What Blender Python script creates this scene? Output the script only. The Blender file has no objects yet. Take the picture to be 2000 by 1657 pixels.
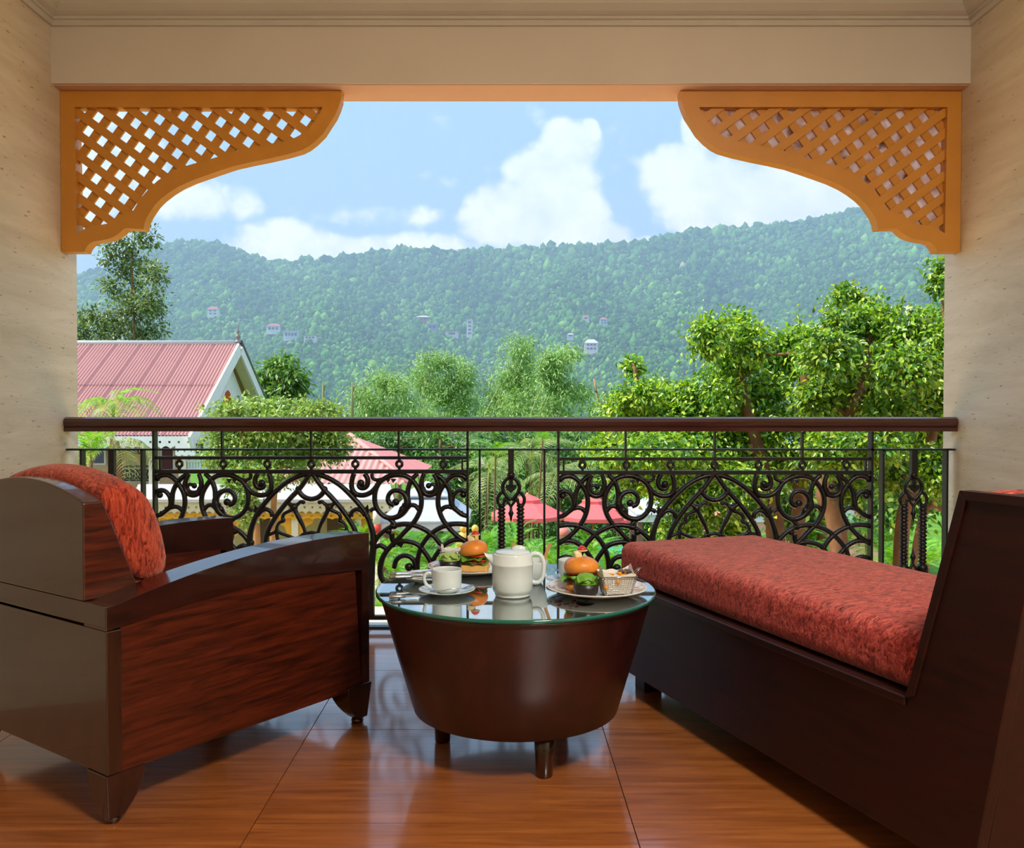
import bpy, bmesh, math, random
import numpy as np
from mathutils import Vector, Matrix

random.seed(7)
rng = np.random.default_rng(11)
scene = bpy.context.scene
COL = scene.collection

# ------------------------------------------------------------------ camera
F = 1700.0            # focal length in pixels of the 2000 x 1657 frame
CX, CY = 983.0, 828.5
TILT = math.atan(28.5 / F)
cam_d = bpy.data.cameras.new('camera')
cam_d.sensor_fit = 'HORIZONTAL'
cam_d.sensor_width = 36.0
cam_d.lens = 36.0 * F / 2000.0
cam_d.shift_x = 17.0 / 2000.0
cam_d.clip_start = 0.05
cam_d.clip_end = 6000
cam = bpy.data.objects.new('camera', cam_d)
COL.objects.link(cam)
cam.location = (0, 0, 1.0)
cam.rotation_euler = (math.pi / 2 - TILT, 0, 0)
scene.camera = cam

scene.view_settings.view_transform = 'Standard'
scene.view_settings.look = 'None'
scene.view_settings.gamma = 1.0
scene.view_settings.use_curve_mapping = False
scene.view_settings.exposure = EXPOSURE = 0.45
scene.cycles.use_adaptive_sampling = True
scene.cycles.adaptive_threshold = 0.08
scene.cycles.max_bounces = 6
scene.cycles.diffuse_bounces = 3
scene.cycles.glossy_bounces = 3
scene.cycles.transmission_bounces = 5
scene.cycles.transparent_max_bounces = 6
scene.cycles.sample_clamp_indirect = 6.0

def ray(px, py):
    a = (px - CX) / F
    b = (CY - py) / F
    return Vector((a, math.cos(TILT) + b * math.sin(TILT), -math.sin(TILT) + b * math.cos(TILT)))
def at(px, py, Y):
    d = ray(px, py)
    return Vector((0, 0, 1)) + d * (Y / d.y)
def onz(px, py, z):
    d = ray(px, py)
    return Vector((0, 0, 1)) + d * ((z - 1) / d.z)

# ------------------------------------------------------------------ world sky
W = bpy.data.worlds.new('sky')
scene.world = W
W.use_nodes = True
W.cycles.sampling_method = 'MANUAL'
W.cycles.sample_map_resolution = 512
wn, wl = W.node_tree.nodes, W.node_tree.links
wn.clear()
def wmath(op, a, b=None, c=None, clamp=False):
    n = wn.new('ShaderNodeMath'); n.operation = op; n.use_clamp = clamp
    for i, v in enumerate((a, b, c)):
        if v is None: continue
        if isinstance(v, (int, float)): n.inputs[i].default_value = v
        else: wl.new(v, n.inputs[i])
    return n.outputs[0]
tc = wn.new('ShaderNodeTexCoord')
sep = wn.new('ShaderNodeSeparateXYZ')
wl.new(tc.outputs['Generated'], sep.inputs[0])
dx, dy, dz = sep.outputs
hy = wmath('MAXIMUM', wmath('ABSOLUTE', dy), 0.12)
u_ = wmath('DIVIDE', dx, hy)
w_ = wmath('DIVIDE', dz, hy)
comb = wn.new('ShaderNodeCombineXYZ')
wl.new(u_, comb.inputs[0]); wl.new(w_, comb.inputs[1])
nz = wn.new('ShaderNodeTexNoise'); nz.inputs['Scale'].default_value = 17; nz.inputs['Detail'].default_value = 5; nz.inputs['Roughness'].default_value = 0.58
wl.new(comb.outputs[0], nz.inputs['Vector'])
nz2 = wn.new('ShaderNodeTexNoise'); nz2.inputs['Scale'].default_value = 2.6; nz2.inputs['Detail'].default_value = 2
wl.new(comb.outputs[0], nz2.inputs['Vector'])
nfine = wmath('SUBTRACT', nz.outputs['Fac'], 0.5)
# cumulus heads: image place, half sizes, weight
CLOUDS = [(1112, 290, 62, 56, 1.0), (1150, 262, 22, 30, .9), (1090, 262, 20, 22, .8), (1075, 350, 92, 70, 1.0), (1010, 410, 100, 62, 1.0), (1090, 430, 110, 80, 1.0),
          (960, 440, 70, 50, .9), (1195, 462, 52, 36, .95), (1250, 480, 60, 20, .8), (1325, 335, 76, 62, .9), (1420, 390, 170, 90, 1.0),
          (1560, 410, 220, 120, 1.0), (1345, 262, 22, 40, .8), (1500, 300, 90, 60, .55), (380, 395, 130, 42, .55), (478, 402, 44, 34, .6), (545, 482, 120, 52, .85),
          (660, 492, 150, 36, .75), (800, 490, 200, 34, .7), (880, 352, 34, 30, .36), (832, 342, 20, 17, .36), (700, 425, 110, 22, .34), (820, 420, 60, 18, .3), (200, 330, 130, 150, .7)]
tot = None
for (px, py, ax, ay, wt) in CLOUDS:
    ku, kw = F / (1.08 * ax), F / (1.08 * ay)
    v = wn.new('ShaderNodeVectorMath'); v.operation = 'MULTIPLY_ADD'
    wl.new(comb.outputs[0], v.inputs[0]); v.inputs[1].default_value = (ku, kw, 0); v.inputs[2].default_value = (-(px - CX) / F * ku, -(800 - py) / F * kw, 0)
    dt = wn.new('ShaderNodeVectorMath'); dt.operation = 'DOT_PRODUCT'; wl.new(v.outputs[0], dt.inputs[0]); wl.new(v.outputs[0], dt.inputs[1])
    g = wmath('MULTIPLY_ADD', dt.outputs['Value'], -wt, 1.15 * wt)
    tot = g if tot is None else wmath('SMOOTH_MAX', tot, g, 0.25)
# the sky goes on with scattered clouds above the frame
band = wmath('MULTIPLY', wmath('SUBTRACT', w_, 0.42), 5.0, clamp=True)
scat = wmath('MULTIPLY', wmath('MULTIPLY', wmath('SUBTRACT', nz2.outputs['Fac'], 0.44), 4.0), band)
tot = wmath('ADD', wmath('MAXIMUM', wmath('MINIMUM', tot, 1.1), 0.0), wmath('MAXIMUM', scat, 0.0))
dens = wmath('ADD', tot, wmath('MULTIPLY', nfine, 2.0))
mr = wn.new('ShaderNodeMapRange'); mr.interpolation_type = 'SMOOTHSTEP'
wl.new(dens, mr.inputs[0]); mr.inputs[1].default_value = 0.10; mr.inputs[2].default_value = 0.66
ramp = wn.new('ShaderNodeValToRGB')
wl.new(wmath('DIVIDE', dz, 1.0), ramp.inputs[0])
cr = ramp.color_ramp
cr.elements[0].position = 0.0; cr.elements[0].color = (.66, .80, .92, 1)
cr.elements[1].position = 0.34; cr.elements[1].color = (.36, .56, .86, 1)
e = cr.elements.new(0.16); e.color = (.48, .67, .90, 1)
e = cr.elements.new(1.0); e.color = (.18, .38, .78, 1)
mixc = wn.new('ShaderNodeMix'); mixc.data_type = 'RGBA'
wl.new(mr.outputs[0], mixc.inputs[0]); wl.new(ramp.outputs[0], mixc.inputs[6])
cl = wn.new('ShaderNodeValToRGB')
wl.new(nz.outputs['Fac'], cl.inputs[0])
cl.color_ramp.elements[0].position = .34; cl.color_ramp.elements[0].color = (.92, .95, .99, 1)
cl.color_ramp.elements[1].position = .62; cl.color_ramp.elements[1].color = (1.22, 1.19, 1.15, 1)
wl.new(cl.outputs[0], mixc.inputs[7])
bg = wn.new('ShaderNodeBackground'); bg.inputs[1].default_value = SKY_STRENGTH = 1.18
wl.new(mixc.outputs[2], bg.inputs[0])
wo = wn.new('ShaderNodeOutputWorld'); wl.new(bg.outputs[0], wo.inputs[0])

# ------------------------------------------------------------------ sun
sd = bpy.data.lights.new('sun', 'SUN'); sd.energy = 4.8; sd.angle = math.radians(1.0); sd.color = (1.0, .94, .83)
sun = bpy.data.objects.new('sun', sd); COL.objects.link(sun)
sun.location = (-30, 5, 40)
sun.rotation_euler = Vector((.60, .10, -.79)).to_track_quat('-Z', 'Y').to_euler()

# ------------------------------------------------------------------ helpers
def link(o, parent=None):
    COL.objects.link(o)
    if parent is not None: o.parent = parent
    return o
def tag(o, label=None, cat=None, group=None, kind=None):
    if label: o['label'] = label
    if cat: o['category'] = cat
    if group: o['group'] = group
    if kind: o['kind'] = kind
    return o
def thing(name, label, cat, loc=(0, 0, 0), rz=0.0, group=None):
    o = bpy.data.objects.new(name, None)
    o.empty_display_size = 0.1
    o.location = loc; o.rotation_euler = (0, 0, rz)
    link(o)
    return tag(o, label, cat, group)
def fast_mesh(name, verts, faces, mat=None, cols=None, smooth=False):
    verts = np.asarray(verts, dtype=np.float32); faces = np.asarray(faces, dtype=np.int32)
    me = bpy.data.meshes.new(name)
    nf, k = faces.shape
    me.vertices.add(len(verts)); me.vertices.foreach_set('co', verts.ravel())
    me.loops.add(nf * k); me.loops.foreach_set('vertex_index', faces.ravel())
    me.polygons.add(nf)
    me.polygons.foreach_set('loop_start', np.arange(0, nf * k, k, dtype=np.int32))
    if smooth: me.polygons.foreach_set('use_smooth', np.ones(nf, dtype=bool))
    me.update(calc_edges=True)
    if cols is not None:
        at_ = me.color_attributes.new('tint', 'FLOAT_COLOR', 'POINT')
        c4 = np.ones((len(verts), 4), dtype=np.float32); c4[:, :3] = cols
        at_.data.foreach_set('color', c4.ravel())
    if mat: me.materials.append(mat)
    return me
class MB:
    """collects shapes for ONE mesh"""
    def __init__(s): s.v = []; s.f = []; s.sm = []
    def add(s, vs, fs, smooth=False):
        o = len(s.v); s.v += [tuple(v) for v in vs]
        s.f += [tuple(i + o for i in f) for f in fs]; s.sm += [smooth] * len(fs); return s
    def box(s, a, b, M=None):
        (x0, y0, z0), (x1, y1, z1) = a, b
        vs = [Vector(p) for p in ((x0, y0, z0), (x1, y0, z0), (x1, y1, z0), (x0, y1, z0), (x0, y0, z1), (x1, y0, z1), (x1, y1, z1), (x0, y1, z1))]
        if M is not None: vs = [M @ v for v in vs]
        return s.add(vs, [(0, 3, 2, 1), (4, 5, 6, 7), (0, 1, 5, 4), (1, 2, 6, 5), (2, 3, 7, 6), (3, 0, 4, 7)])
    def tube(s, pts, r, n=8, caps=True, smooth=True):
        vs, fs = sweep(pts, r, n, caps); return s.add(vs, fs, smooth)
    def ball(s, c, r, seg=10, ring=7, sc=(1, 1, 1)):
        vs = [(c[0], c[1], c[2] + r * sc[2])]; fs = []
        for i in range(1, ring):
            t = math.pi * i / ring
            for j in range(seg):
                p = 2 * math.pi * j / seg
                vs.append((c[0] + r * sc[0] * math.sin(t) * math.cos(p), c[1] + r * sc[1] * math.sin(t) * math.sin(p), c[2] + r * sc[2] * math.cos(t)))
        vs.append((c[0], c[1], c[2] - r * sc[2])); last = len(vs) - 1
        for j in range(seg): fs.append((0, 1 + j, 1 + (j + 1) % seg))
        for i in range(ring - 2):
            for j in range(seg):
                a = 1 + i * seg + j; b = 1 + i * seg + (j + 1) % seg
                fs.append((a, a + seg, b + seg, b))
        for j in range(seg):
            a = 1 + (ring - 2) * seg + j; b = 1 + (ring - 2) * seg + (j + 1) % seg
            fs.append((a, last, b))
        return s.add(vs, fs, True)
    def lathe(s, prof, n=32, c=(0, 0), smooth=True, sx=1.0, sy=1.0):
        vs = []; fs = []; m = len(prof)
        for j in range(n):
            p = 2 * math.pi * j / n
            for (r, z) in prof: vs.append((c[0] + sx * r * math.cos(p), c[1] + sy * r * math.sin(p), z))
        for j in range(n):
            k = (j + 1) % n
            for i in range(m - 1):
                if prof[i][0] < 1e-6 and prof[i + 1][0] < 1e-6: continue
                fs.append((j * m + i, k * m + i, k * m + i + 1, j * m + i + 1))
        return s.add(vs, fs, smooth)
    def prism(s, poly, t0, t1, plane='xz', M=None):
        """extrude a 2D outline; plane tells where its two coordinates go"""
        n = len(poly)
        def P(a, b, t):
            v = {'xz': Vector((a, t, b)), 'yz': Vector((t, a, b)), 'xy': Vector((a, b, t))}[plane]
            return M @ v if M is not None else v
        vs = [P(a, b, t0) for a, b in poly] + [P(a, b, t1) for a, b in poly]
        from mathutils.geometry import tessellate_polygon
        tris = tessellate_polygon([[Vector((a, b, 0)) for a, b in poly]])
        fs = [tuple(t) for t in tris] + [tuple(i + n for i in reversed(t)) for t in tris]
        fs += [(i, (i + 1) % n, (i + 1) % n + n, i + n) for i in range(n)]
        return s.add(vs, fs)
    def mesh(s, name, mat, weld=True, fix=True):
        me = bpy.data.meshes.new(name)
        me.from_pydata(s.v, [], s.f)
        me.polygons.foreach_set('use_smooth', s.sm)
        if fix:
            bm = bmesh.new(); bm.from_mesh(me)
            if weld: bmesh.ops.remove_doubles(bm, verts=bm.verts, dist=1e-6)
            bmesh.ops.recalc_face_normals(bm, faces=bm.faces)
            bm.to_mesh(me); bm.free()
        if mat: me.materials.append(mat)
        return me
    def build(s, name, mat, parent=None, loc=None, rot=None, bevel=0.0, seg=2):
        o = bpy.data.objects.new(name, s.mesh(name, mat))
        link(o, parent)
        if loc is not None: o.location = loc
        if rot is not None: o.rotation_euler = rot
        if bevel > 0:
            m = o.modifiers.new('bevel', 'BEVEL'); m.width = bevel; m.segments = seg; m.limit_method = 'ANGLE'; m.angle_limit = math.radians(35)
            m.harden_normals = False
        return o
def spline(pts, per=8):
    P = [Vector(p) for p in pts]
    if len(P) < 3: return P
    out = []
    Q = [P[0] * 2 - P[1]] + P + [P[-1] * 2 - P[-2]]
    for i in range(1, len(Q) - 2):
        a, b, c, d = Q[i - 1], Q[i], Q[i + 1], Q[i + 2]
        for k in range(per):
            t = k / per
            out.append(0.5 * ((2 * b) + (c - a) * t + (2 * a - 5 * b + 4 * c - d) * t * t + (3 * b - a - 3 * c + d) * t ** 3))
    out.append(P[-1])
    return out
def sweep(pts, r, n=8, caps=True):
    P = [Vector(p) for p in pts]; m = len(P)
    R = r if isinstance(r, (list, tuple)) else [r] * m
    if len(R) != m:
        R = [R[min(len(R) - 1, int(i * (len(R) - 1) / (m - 1)))] * (1 - ((i * (len(R) - 1) / (m - 1)) % 1)) + R[min(len(R) - 1, int(i * (len(R) - 1) / (m - 1)) + 1)] * ((i * (len(R) - 1) / (m - 1)) % 1) for i in range(m)]
    vs = []; fs = []
    t = (P[1] - P[0]).normalized()
    ref = Vector((0, 1, 0)) if abs(t.y) < .9 else Vector((1, 0, 0))
    nrm = t.cross(ref).normalized()
    for i in range(m):
        t = (P[min(i + 1, m - 1)] - P[max(i - 1, 0)])
        t = t.normalized() if t.length > 1e-9 else Vector((0, 0, 1))
        nrm = (nrm - t * nrm.dot(t))
        nrm = nrm.normalized() if nrm.length > 1e-6 else t.orthogonal().normalized()
        b = t.cross(nrm)
        for j in range(n):
            a = 2 * math.pi * j / n
            vs.append(P[i] + (nrm * math.cos(a) + b * math.sin(a)) * R[i])
    for i in range(m - 1):
        for j in range(n):
            k = (j + 1) % n
            fs.append((i * n + j, i * n + k, (i + 1) * n + k, (i + 1) * n + j))
    if caps:
        fs.append(tuple(range(n))[::-1]); fs.append(tuple((m - 1) * n + j for j in range(n)))
    return vs, fs
def copy_tree(o, parent=None):
    c = o.copy(); COL.objects.link(c)
    if parent is not None: c.parent = parent
    for ch in list(o.children): copy_tree(ch, c)
    return c

# ------------------------------------------------------------------ materials
def srgb(r, g, b):
    f = lambda c: (c / 255 / 12.92) if c / 255 <= .04045 else ((c / 255 + .055) / 1.055) ** 2.4
    return (f(r), f(g), f(b), 1.0)
MATS = {}
def base_mat(name):
    m = bpy.data.materials.new(name); m.use_nodes = True
    n, l = m.node_tree.nodes, m.node_tree.links
    return m, n, l, n['Principled BSDF']
def plain(name, col, rough=.5, spec=.5, metal=0.0, var=0.0, scale=6.0, bump=0.0, bscale=40.0, coat=0.0, stretch=(1, 1, 1), sheen=0.0, coat_rough=.08):
    """one colour with mottling and fine relief, in object space"""
    m, n, l, p = base_mat(name)
    p.inputs['Base Color'].default_value = col
    p.inputs['Roughness'].default_value = rough
    p.inputs['Specular IOR Level'].default_value = spec
    p.inputs['Metallic'].default_value = metal
    p.inputs['Coat Weight'].default_value = coat
    p.inputs['Coat Roughness'].default_value = coat_rough
    if sheen: p.inputs['Sheen Weight'].default_value = sheen
    t = n.new('ShaderNodeTexCoord'); mp = n.new('ShaderNodeMapping'); l.new(t.outputs['Object'], mp.inputs[0])
    mp.inputs['Scale'].default_value = stretch
    nt = n.new('ShaderNodeTexNoise'); nt.inputs['Scale'].default_value = scale; nt.inputs['Detail'].default_value = 4
    l.new(mp.outputs[0], nt.inputs['Vector'])
    v = max(var, .03)
    r = n.new('ShaderNodeValToRGB'); l.new(nt.outputs['Fac'], r.inputs[0])
    r.color_ramp.elements[0].position = .3; r.color_ramp.elements[1].position = .7
    r.color_ramp.elements[0].color = tuple(c * (1 - v) for c in col[:3]) + (1,)
    r.color_ramp.elements[1].color = tuple(min(1, c * (1 + v)) for c in col[:3]) + (1,)
    l.new(r.outputs[0], p.inputs['Base Color'])
    if bump:
        nb = n.new('ShaderNodeTexNoise'); nb.inputs['Scale'].default_value = bscale; nb.inputs['Detail'].default_value = 3
        l.new(mp.outputs[0], nb.inputs['Vector'])
        b = n.new('ShaderNodeBump'); b.inputs['Strength'].default_value = bump; b.inputs['Distance'].default_value = .01
        l.new(nb.outputs['Fac'], b.inputs['Height']); l.new(b.outputs[0], p.inputs['Normal'])
    MATS[name] = m
    return m
def wood(name, dark, light, stretch, rough=.25, coat=.5, scale=7.0, coat_rough=.06, bump=.05):
    m, n, l, p = base_mat(name)
    t = n.new('ShaderNodeTexCoord'); mp = n.new('ShaderNodeMapping'); l.new(t.outputs['Object'], mp.inputs[0])
    mp.inputs['Scale'].default_value = stretch
    a = n.new('ShaderNodeTexNoise'); a.inputs['Scale'].default_value = scale; a.inputs['Detail'].default_value = 6; a.inputs['Roughness'].default_value = .62; a.inputs['Distortion'].default_value = .5
    l.new(mp.outputs[0], a.inputs['Vector'])
    r = n.new('ShaderNodeValToRGB'); l.new(a.outputs['Fac'], r.inputs[0])
    r.color_ramp.elements[0].position = .32; r.color_ramp.elements[0].color = dark
    r.color_ramp.elements[1].position = .72; r.color_ramp.elements[1].color = light
    l.new(r.outputs[0], p.inputs['Base Color'])
    p.inputs['Roughness'].default_value = rough
    p.inputs['Coat Weight'].default_value = coat; p.inputs['Coat Roughness'].default_value = coat_rough
    b = n.new('ShaderNodeBump'); b.inputs['Strength'].default_value = bump; b.inputs['Distance'].default_value = .004
    l.new(a.outputs['Fac'], b.inputs['Height']); l.new(b.outputs[0], p.inputs['Normal'])
    MATS[name] = m
    return m
def leaf_mat(name, rough=.42, trans=.35, spec=.5):
    m, n, l, p = base_mat(name)
    a = n.new('ShaderNodeAttribute'); a.attribute_name = 'tint'
    l.new(a.outputs['Color'], p.inputs['Base Color'])
    p.inputs['Roughness'].default_value = rough; p.inputs['Specular IOR Level'].default_value = spec
    tr = n.new('ShaderNodeBsdfTranslucent')
    hs = n.new('ShaderNodeHueSaturation'); hs.inputs['Value'].default_value = 1.5; hs.inputs['Saturation'].default_value = 1.1; hs.inputs['Hue'].default_value = .485
    l.new(a.outputs['Color'], hs.inputs['Color']); l.new(hs.outputs[0], tr.inputs[0])
    mx = n.new('ShaderNodeMixShader'); mx.inputs[0].default_value = trans
    l.new(p.outputs[0], mx.inputs[1]); l.new(tr.outputs[0], mx.inputs[2])
    l.new(mx.outputs[0], n['Material Output'].inputs[0])
    MATS[name] = m
    return m

# travertine facing of the side walls
def travertine():
    m, n, l, p = base_mat('travertine')
    t = n.new('ShaderNodeTexCoord'); mp = n.new('ShaderNodeMapping'); l.new(t.outputs['Object'], mp.inputs[0])
    mp.inputs['Scale'].default_value = (1, .35, 2.6); mp.inputs['Rotation'].default_value = (.12, 0, 0)
    a = n.new('ShaderNodeTexNoise'); a.inputs['Scale'].default_value = 5; a.inputs['Detail'].default_value = 8; a.inputs['Roughness'].default_value = .65; a.inputs['Distortion'].default_value = .6
    l.new(mp.outputs[0], a.inputs['Vector'])
    r = n.new('ShaderNodeValToRGB'); l.new(a.outputs['Fac'], r.inputs[0])
    r.color_ramp.elements[0].position = .3; r.color_ramp.elements[0].color = srgb(206, 190, 160)
    r.color_ramp.elements[1].position = .68; r.color_ramp.elements[1].color = srgb(228, 214, 188)
    mp2 = n.new('ShaderNodeMapping'); l.new(t.outputs['Object'], mp2.inputs[0]); mp2.inputs['Scale'].default_value = (1, .45, 2.2); mp2.inputs['Rotation'].default_value = (.12, 0, 0)
    pt = n.new('ShaderNodeTexNoise'); pt.inputs['Scale'].default_value = 42; pt.inputs['Detail'].default_value = 3
    l.new(mp2.outputs[0], pt.inputs['Vector'])
    pr = n.new('ShaderNodeValToRGB'); l.new(pt.outputs['Fac'], pr.inputs[0])
    pr.color_ramp.elements[0].position = .26; pr.color_ramp.elements[0].color = srgb(160, 134, 100)
    pr.color_ramp.elements[1].position = .345; pr.color_ramp.elements[1].color = (1, 1, 1, 1)
    mx = n.new('ShaderNodeMix'); mx.data_type = 'RGBA'; mx.blend_type = 'MULTIPLY'; mx.inputs[0].default_value = .8
    l.new(r.outputs[0], mx.inputs[6]); l.new(pr.outputs[0], mx.inputs[7]); l.new(mx.outputs[2], p.inputs['Base Color'])
    p.inputs['Roughness'].default_value = .45
    b = n.new('ShaderNodeBump'); b.inputs['Strength'].default_value = .2; b.inputs['Distance'].default_value = .003
    l.new(pt.outputs['Fac'], b.inputs['Height']); l.new(b.outputs[0], p.inputs['Normal'])
    return m
M_TRAV = travertine()
M_CEIL = plain('ceiling_paint', srgb(206, 201, 184), .7, .2, var=.02, scale=3)
M_BEAM = plain('beam_paint', srgb(218, 209, 190), .65, .25, var=.03, scale=2, bump=.05, bscale=30)
M_SOFFIT_BOUNCE = plain('soffit_bounce', srgb(232, 190, 158), .65, .25, var=.03)  # peach bounce light from outside is painted into this colour
M_OCHRE = plain('ochre_paint', srgb(214, 146, 52), .38, .5, var=.06, scale=5, bump=.08, bscale=25)
M_IRON = plain('black_iron', srgb(17, 16, 17), .36, .5, metal=.0, var=.15, scale=30, bump=.15, bscale=120)
M_RAILWOOD = wood('handrail_wood', srgb(54, 26, 20), srgb(84, 44, 35), (.6, 9, 9), .3, .4)
M_WOOD_U = wood('mahogany_grain', srgb(38, 11, 5), srgb(98, 36, 15), (.9, 8, 11), .32, .4, 7.0)
M_WOOD_D = wood('mahogany_dark', srgb(32, 12, 9), srgb(60, 24, 16), (1.0, 7, 7), .26, .5, 5.0)
M_WOOD_T = wood('mahogany_drum', srgb(32, 8, 7), srgb(62, 18, 14), (3, 3, 1.5), .42, .25, 5.0, .3)
M_WOOD_SHADE = wood('mahogany_shaded', srgb(28, 9, 7), srgb(48, 17, 12), (1.0, 7, 7), .45, .05, 5.0, .3)  # same mahogany darkened: shade on the chaise is put into the colour
M_WOOD_SHADE.node_tree.nodes['Principled BSDF'].inputs['Specular IOR Level'].default_value = .28
M_WOOD_B = wood('mahogany_back', srgb(40, 22, 14), srgb(62, 34, 22), (6, 6, .7), .22, .6, 6.0)
def chenille(name, c0, c1, c2, stretch, scale=26):
    m, n, l, p = base_mat(name)
    t = n.new('ShaderNodeTexCoord'); mp = n.new('ShaderNodeMapping'); l.new(t.outputs['Object'], mp.inputs[0]); mp.inputs['Scale'].default_value = stretch
    a = n.new('ShaderNodeTexNoise'); a.inputs['Scale'].default_value = scale; a.inputs['Detail'].default_value = 5; a.inputs['Roughness'].default_value = .7; a.inputs['Distortion'].default_value = 1.2
    l.new(mp.outputs[0], a.inputs['Vector'])
    r = n.new('ShaderNodeValToRGB'); l.new(a.outputs['Fac'], r.inputs[0])
    r.color_ramp.elements[0].position = .36; r.color_ramp.elements[0].color = c0
    r.color_ramp.elements[1].position = .64; r.color_ramp.elements[1].color = c2
    e = r.color_ramp.elements.new(.47); e.color = c1
    l.new(r.outputs[0], p.inputs['Base Color'])
    p.inputs['Roughness'].default_value = .9; p.inputs['Sheen Weight'].default_value = .5; p.inputs['Sheen Roughness'].default_value = .4
    p.inputs['Sheen Tint'].default_value = (1, .55, .45, 1); p.inputs['Specular IOR Level'].default_value = .2
    fb = n.new('ShaderNodeTexNoise'); fb.inputs['Scale'].default_value = 160; fb.inputs['Detail'].default_value = 2
    l.new(mp.outputs[0], fb.inputs['Vector'])
    ad = n.new('ShaderNodeMath'); ad.operation = 'ADD'; l.new(a.outputs['Fac'], ad.inputs[0]); l.new(fb.outputs['Fac'], ad.inputs[1])
    b = n.new('ShaderNodeBump'); b.inputs['Strength'].default_value = .6; b.inputs['Distance'].default_value = .008
    l.new(ad.outputs[0], b.inputs['Height']); l.new(b.outputs[0], p.inputs['Normal'])
    return m
M_CHEN = chenille('red_chenille', srgb(78, 12, 13), srgb(158, 46, 42), srgb(216, 96, 84), (1.5, .6, 1), 52)
M_CHEN2 = chenille('orange_red_chenille', srgb(92, 22, 14), srgb(160, 54, 34), srgb(208, 92, 62), (2, 1.2, .6), 44)
def floor_tile_mat():
    m, n, l, p = base_mat('wood_look_tile')
    t = n.new('ShaderNodeTexCoord'); mp = n.new('ShaderNodeMapping'); l.new(t.outputs['Object'], mp.inputs[0]); mp.inputs['Scale'].default_value = (.8, 12, 1)
    oi = n.new('ShaderNodeObjectInfo')
    ad = n.new('ShaderNodeVectorMath'); ad.operation = 'ADD'; l.new(mp.outputs[0], ad.inputs[0])
    sc = n.new('ShaderNodeVectorMath'); sc.operation = 'SCALE'; sc.inputs[0].default_value = (13, 29, 7); l.new(oi.outputs['Random'], sc.inputs['Scale'])
    l.new(sc.outputs[0], ad.inputs[1])
    a = n.new('ShaderNodeTexNoise'); a.inputs['Scale'].default_value = 3.2; a.inputs['Detail'].default_value = 7; a.inputs['Roughness'].default_value = .62; a.inputs['Distortion'].default_value = .8
    l.new(ad.outputs[0], a.inputs['Vector'])
    r = n.new('ShaderNodeValToRGB'); l.new(a.outputs['Fac'], r.inputs[0])
    r.color_ramp.elements[0].position = .3; r.color_ramp.elements[0].color = srgb(132, 70, 30)
    r.color_ramp.elements[1].position = .72; r.color_ramp.elements[1].color = srgb(188, 114, 56)
    l.new(r.outputs[0], p.inputs['Base Color'])
    p.inputs['Roughness'].default_value = .3; p.inputs['Specular IOR Level'].default_value = .5
    p.inputs['Coat Weight'].default_value = 1.0; p.inputs['Coat Roughness'].default_value = .11; p.inputs['Coat IOR'].default_value = 1.75
    b = n.new('ShaderNodeBump'); b.inputs['Strength'].default_value = .06; b.inputs['Distance'].default_value = .004
    l.new(a.outputs['Fac'], b.inputs['Height']); l.new(b.outputs[0], p.inputs['Normal'])
    return m
M_TILE = floor_tile_mat()
M_GROUT = plain('grout', srgb(70, 44, 30), .8)
M_MARBLE = plain('threshold_marble', srgb(170, 182, 178), .25, .5, var=.12, scale=9)
M_CHINA = plain('white_china', srgb(218, 232, 234), .12, .5, var=.01, coat=.4)
M_STEEL = plain('steel', srgb(190, 190, 188), .18, .5, metal=1.0)
M_BLACKBOWL = plain('black_bowl', srgb(28, 28, 30), .35, .5)
M_WHITE = plain('white_paint', srgb(226, 224, 220), .6, .3, var=.05)
M_LEAF = leaf_mat('leaf'); M_LEAFG = leaf_mat('glossy_leaf', .27, .34, .55)
M_BARK = plain('bark', srgb(112, 88, 62), .85, .2, var=.3, scale=9, bump=.6, bscale=18, stretch=(1, 1, .4))

# ================================================================== THE BALCONY
XL, XR = -1.955, 2.022        # faces of the side walls
YB, YR, YE = 3.79, 3.90, 4.00  # beam face, railing, outer edge
YBACK = -1.9
ZBEAM = 2.411
ZCEIL = 2.80
def struct(name, mb, mat, label=None, **k):
    o = mb.build(name, mat, **k); o['kind'] = 'structure'
    if label: o['label'] = label
    return o
floor = struct('floor', MB().box((XL, YBACK, -.14), (XR, 3.937, -.012)), M_GROUT)
# large wood-look tiles, each its own piece
tx = [.312 + .913 * k for k in range(-3, 3)]
ty = [3.937 - .617 * k for k in range(0, 10)]
tile_full = None
for i in range(len(tx) - 1):
    for j in range(len(ty) - 1):
        x0, x1 = max(tx[i], XL), min(tx[i + 1], XR)
        y1, y0 = ty[j], max(ty[j + 1], YBACK)
        if x1 - x0 < .02: continue
        g = .0013
        w, d = (x1 - x0) / 2 - g, (y1 - y0) / 2 - g
        full = abs(x1 - x0 - .913) < .001 and abs(y1 - y0 - .617) < .001
        if full and tile_full is not None:
            o = bpy.data.objects.new('tile', tile_full.data); link(o, floor)
        else:
            o = MB().box((-w, -d, -.012), (w, d, 0)).build('tile', M_TILE, floor)
            if full: tile_full = o
        o.location = ((x0 + x1) / 2, (y0 + y1) / 2, 0)
        o.rotation_euler = (random.uniform(-.0006, .0006), random.uniform(-.0006, .0006), 0)
struct('trim_1', MB().box((XL, 3.937, -.14), (XR, 4.06, .004)), M_MARBLE, 'grey stone threshold under the railing')
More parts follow.
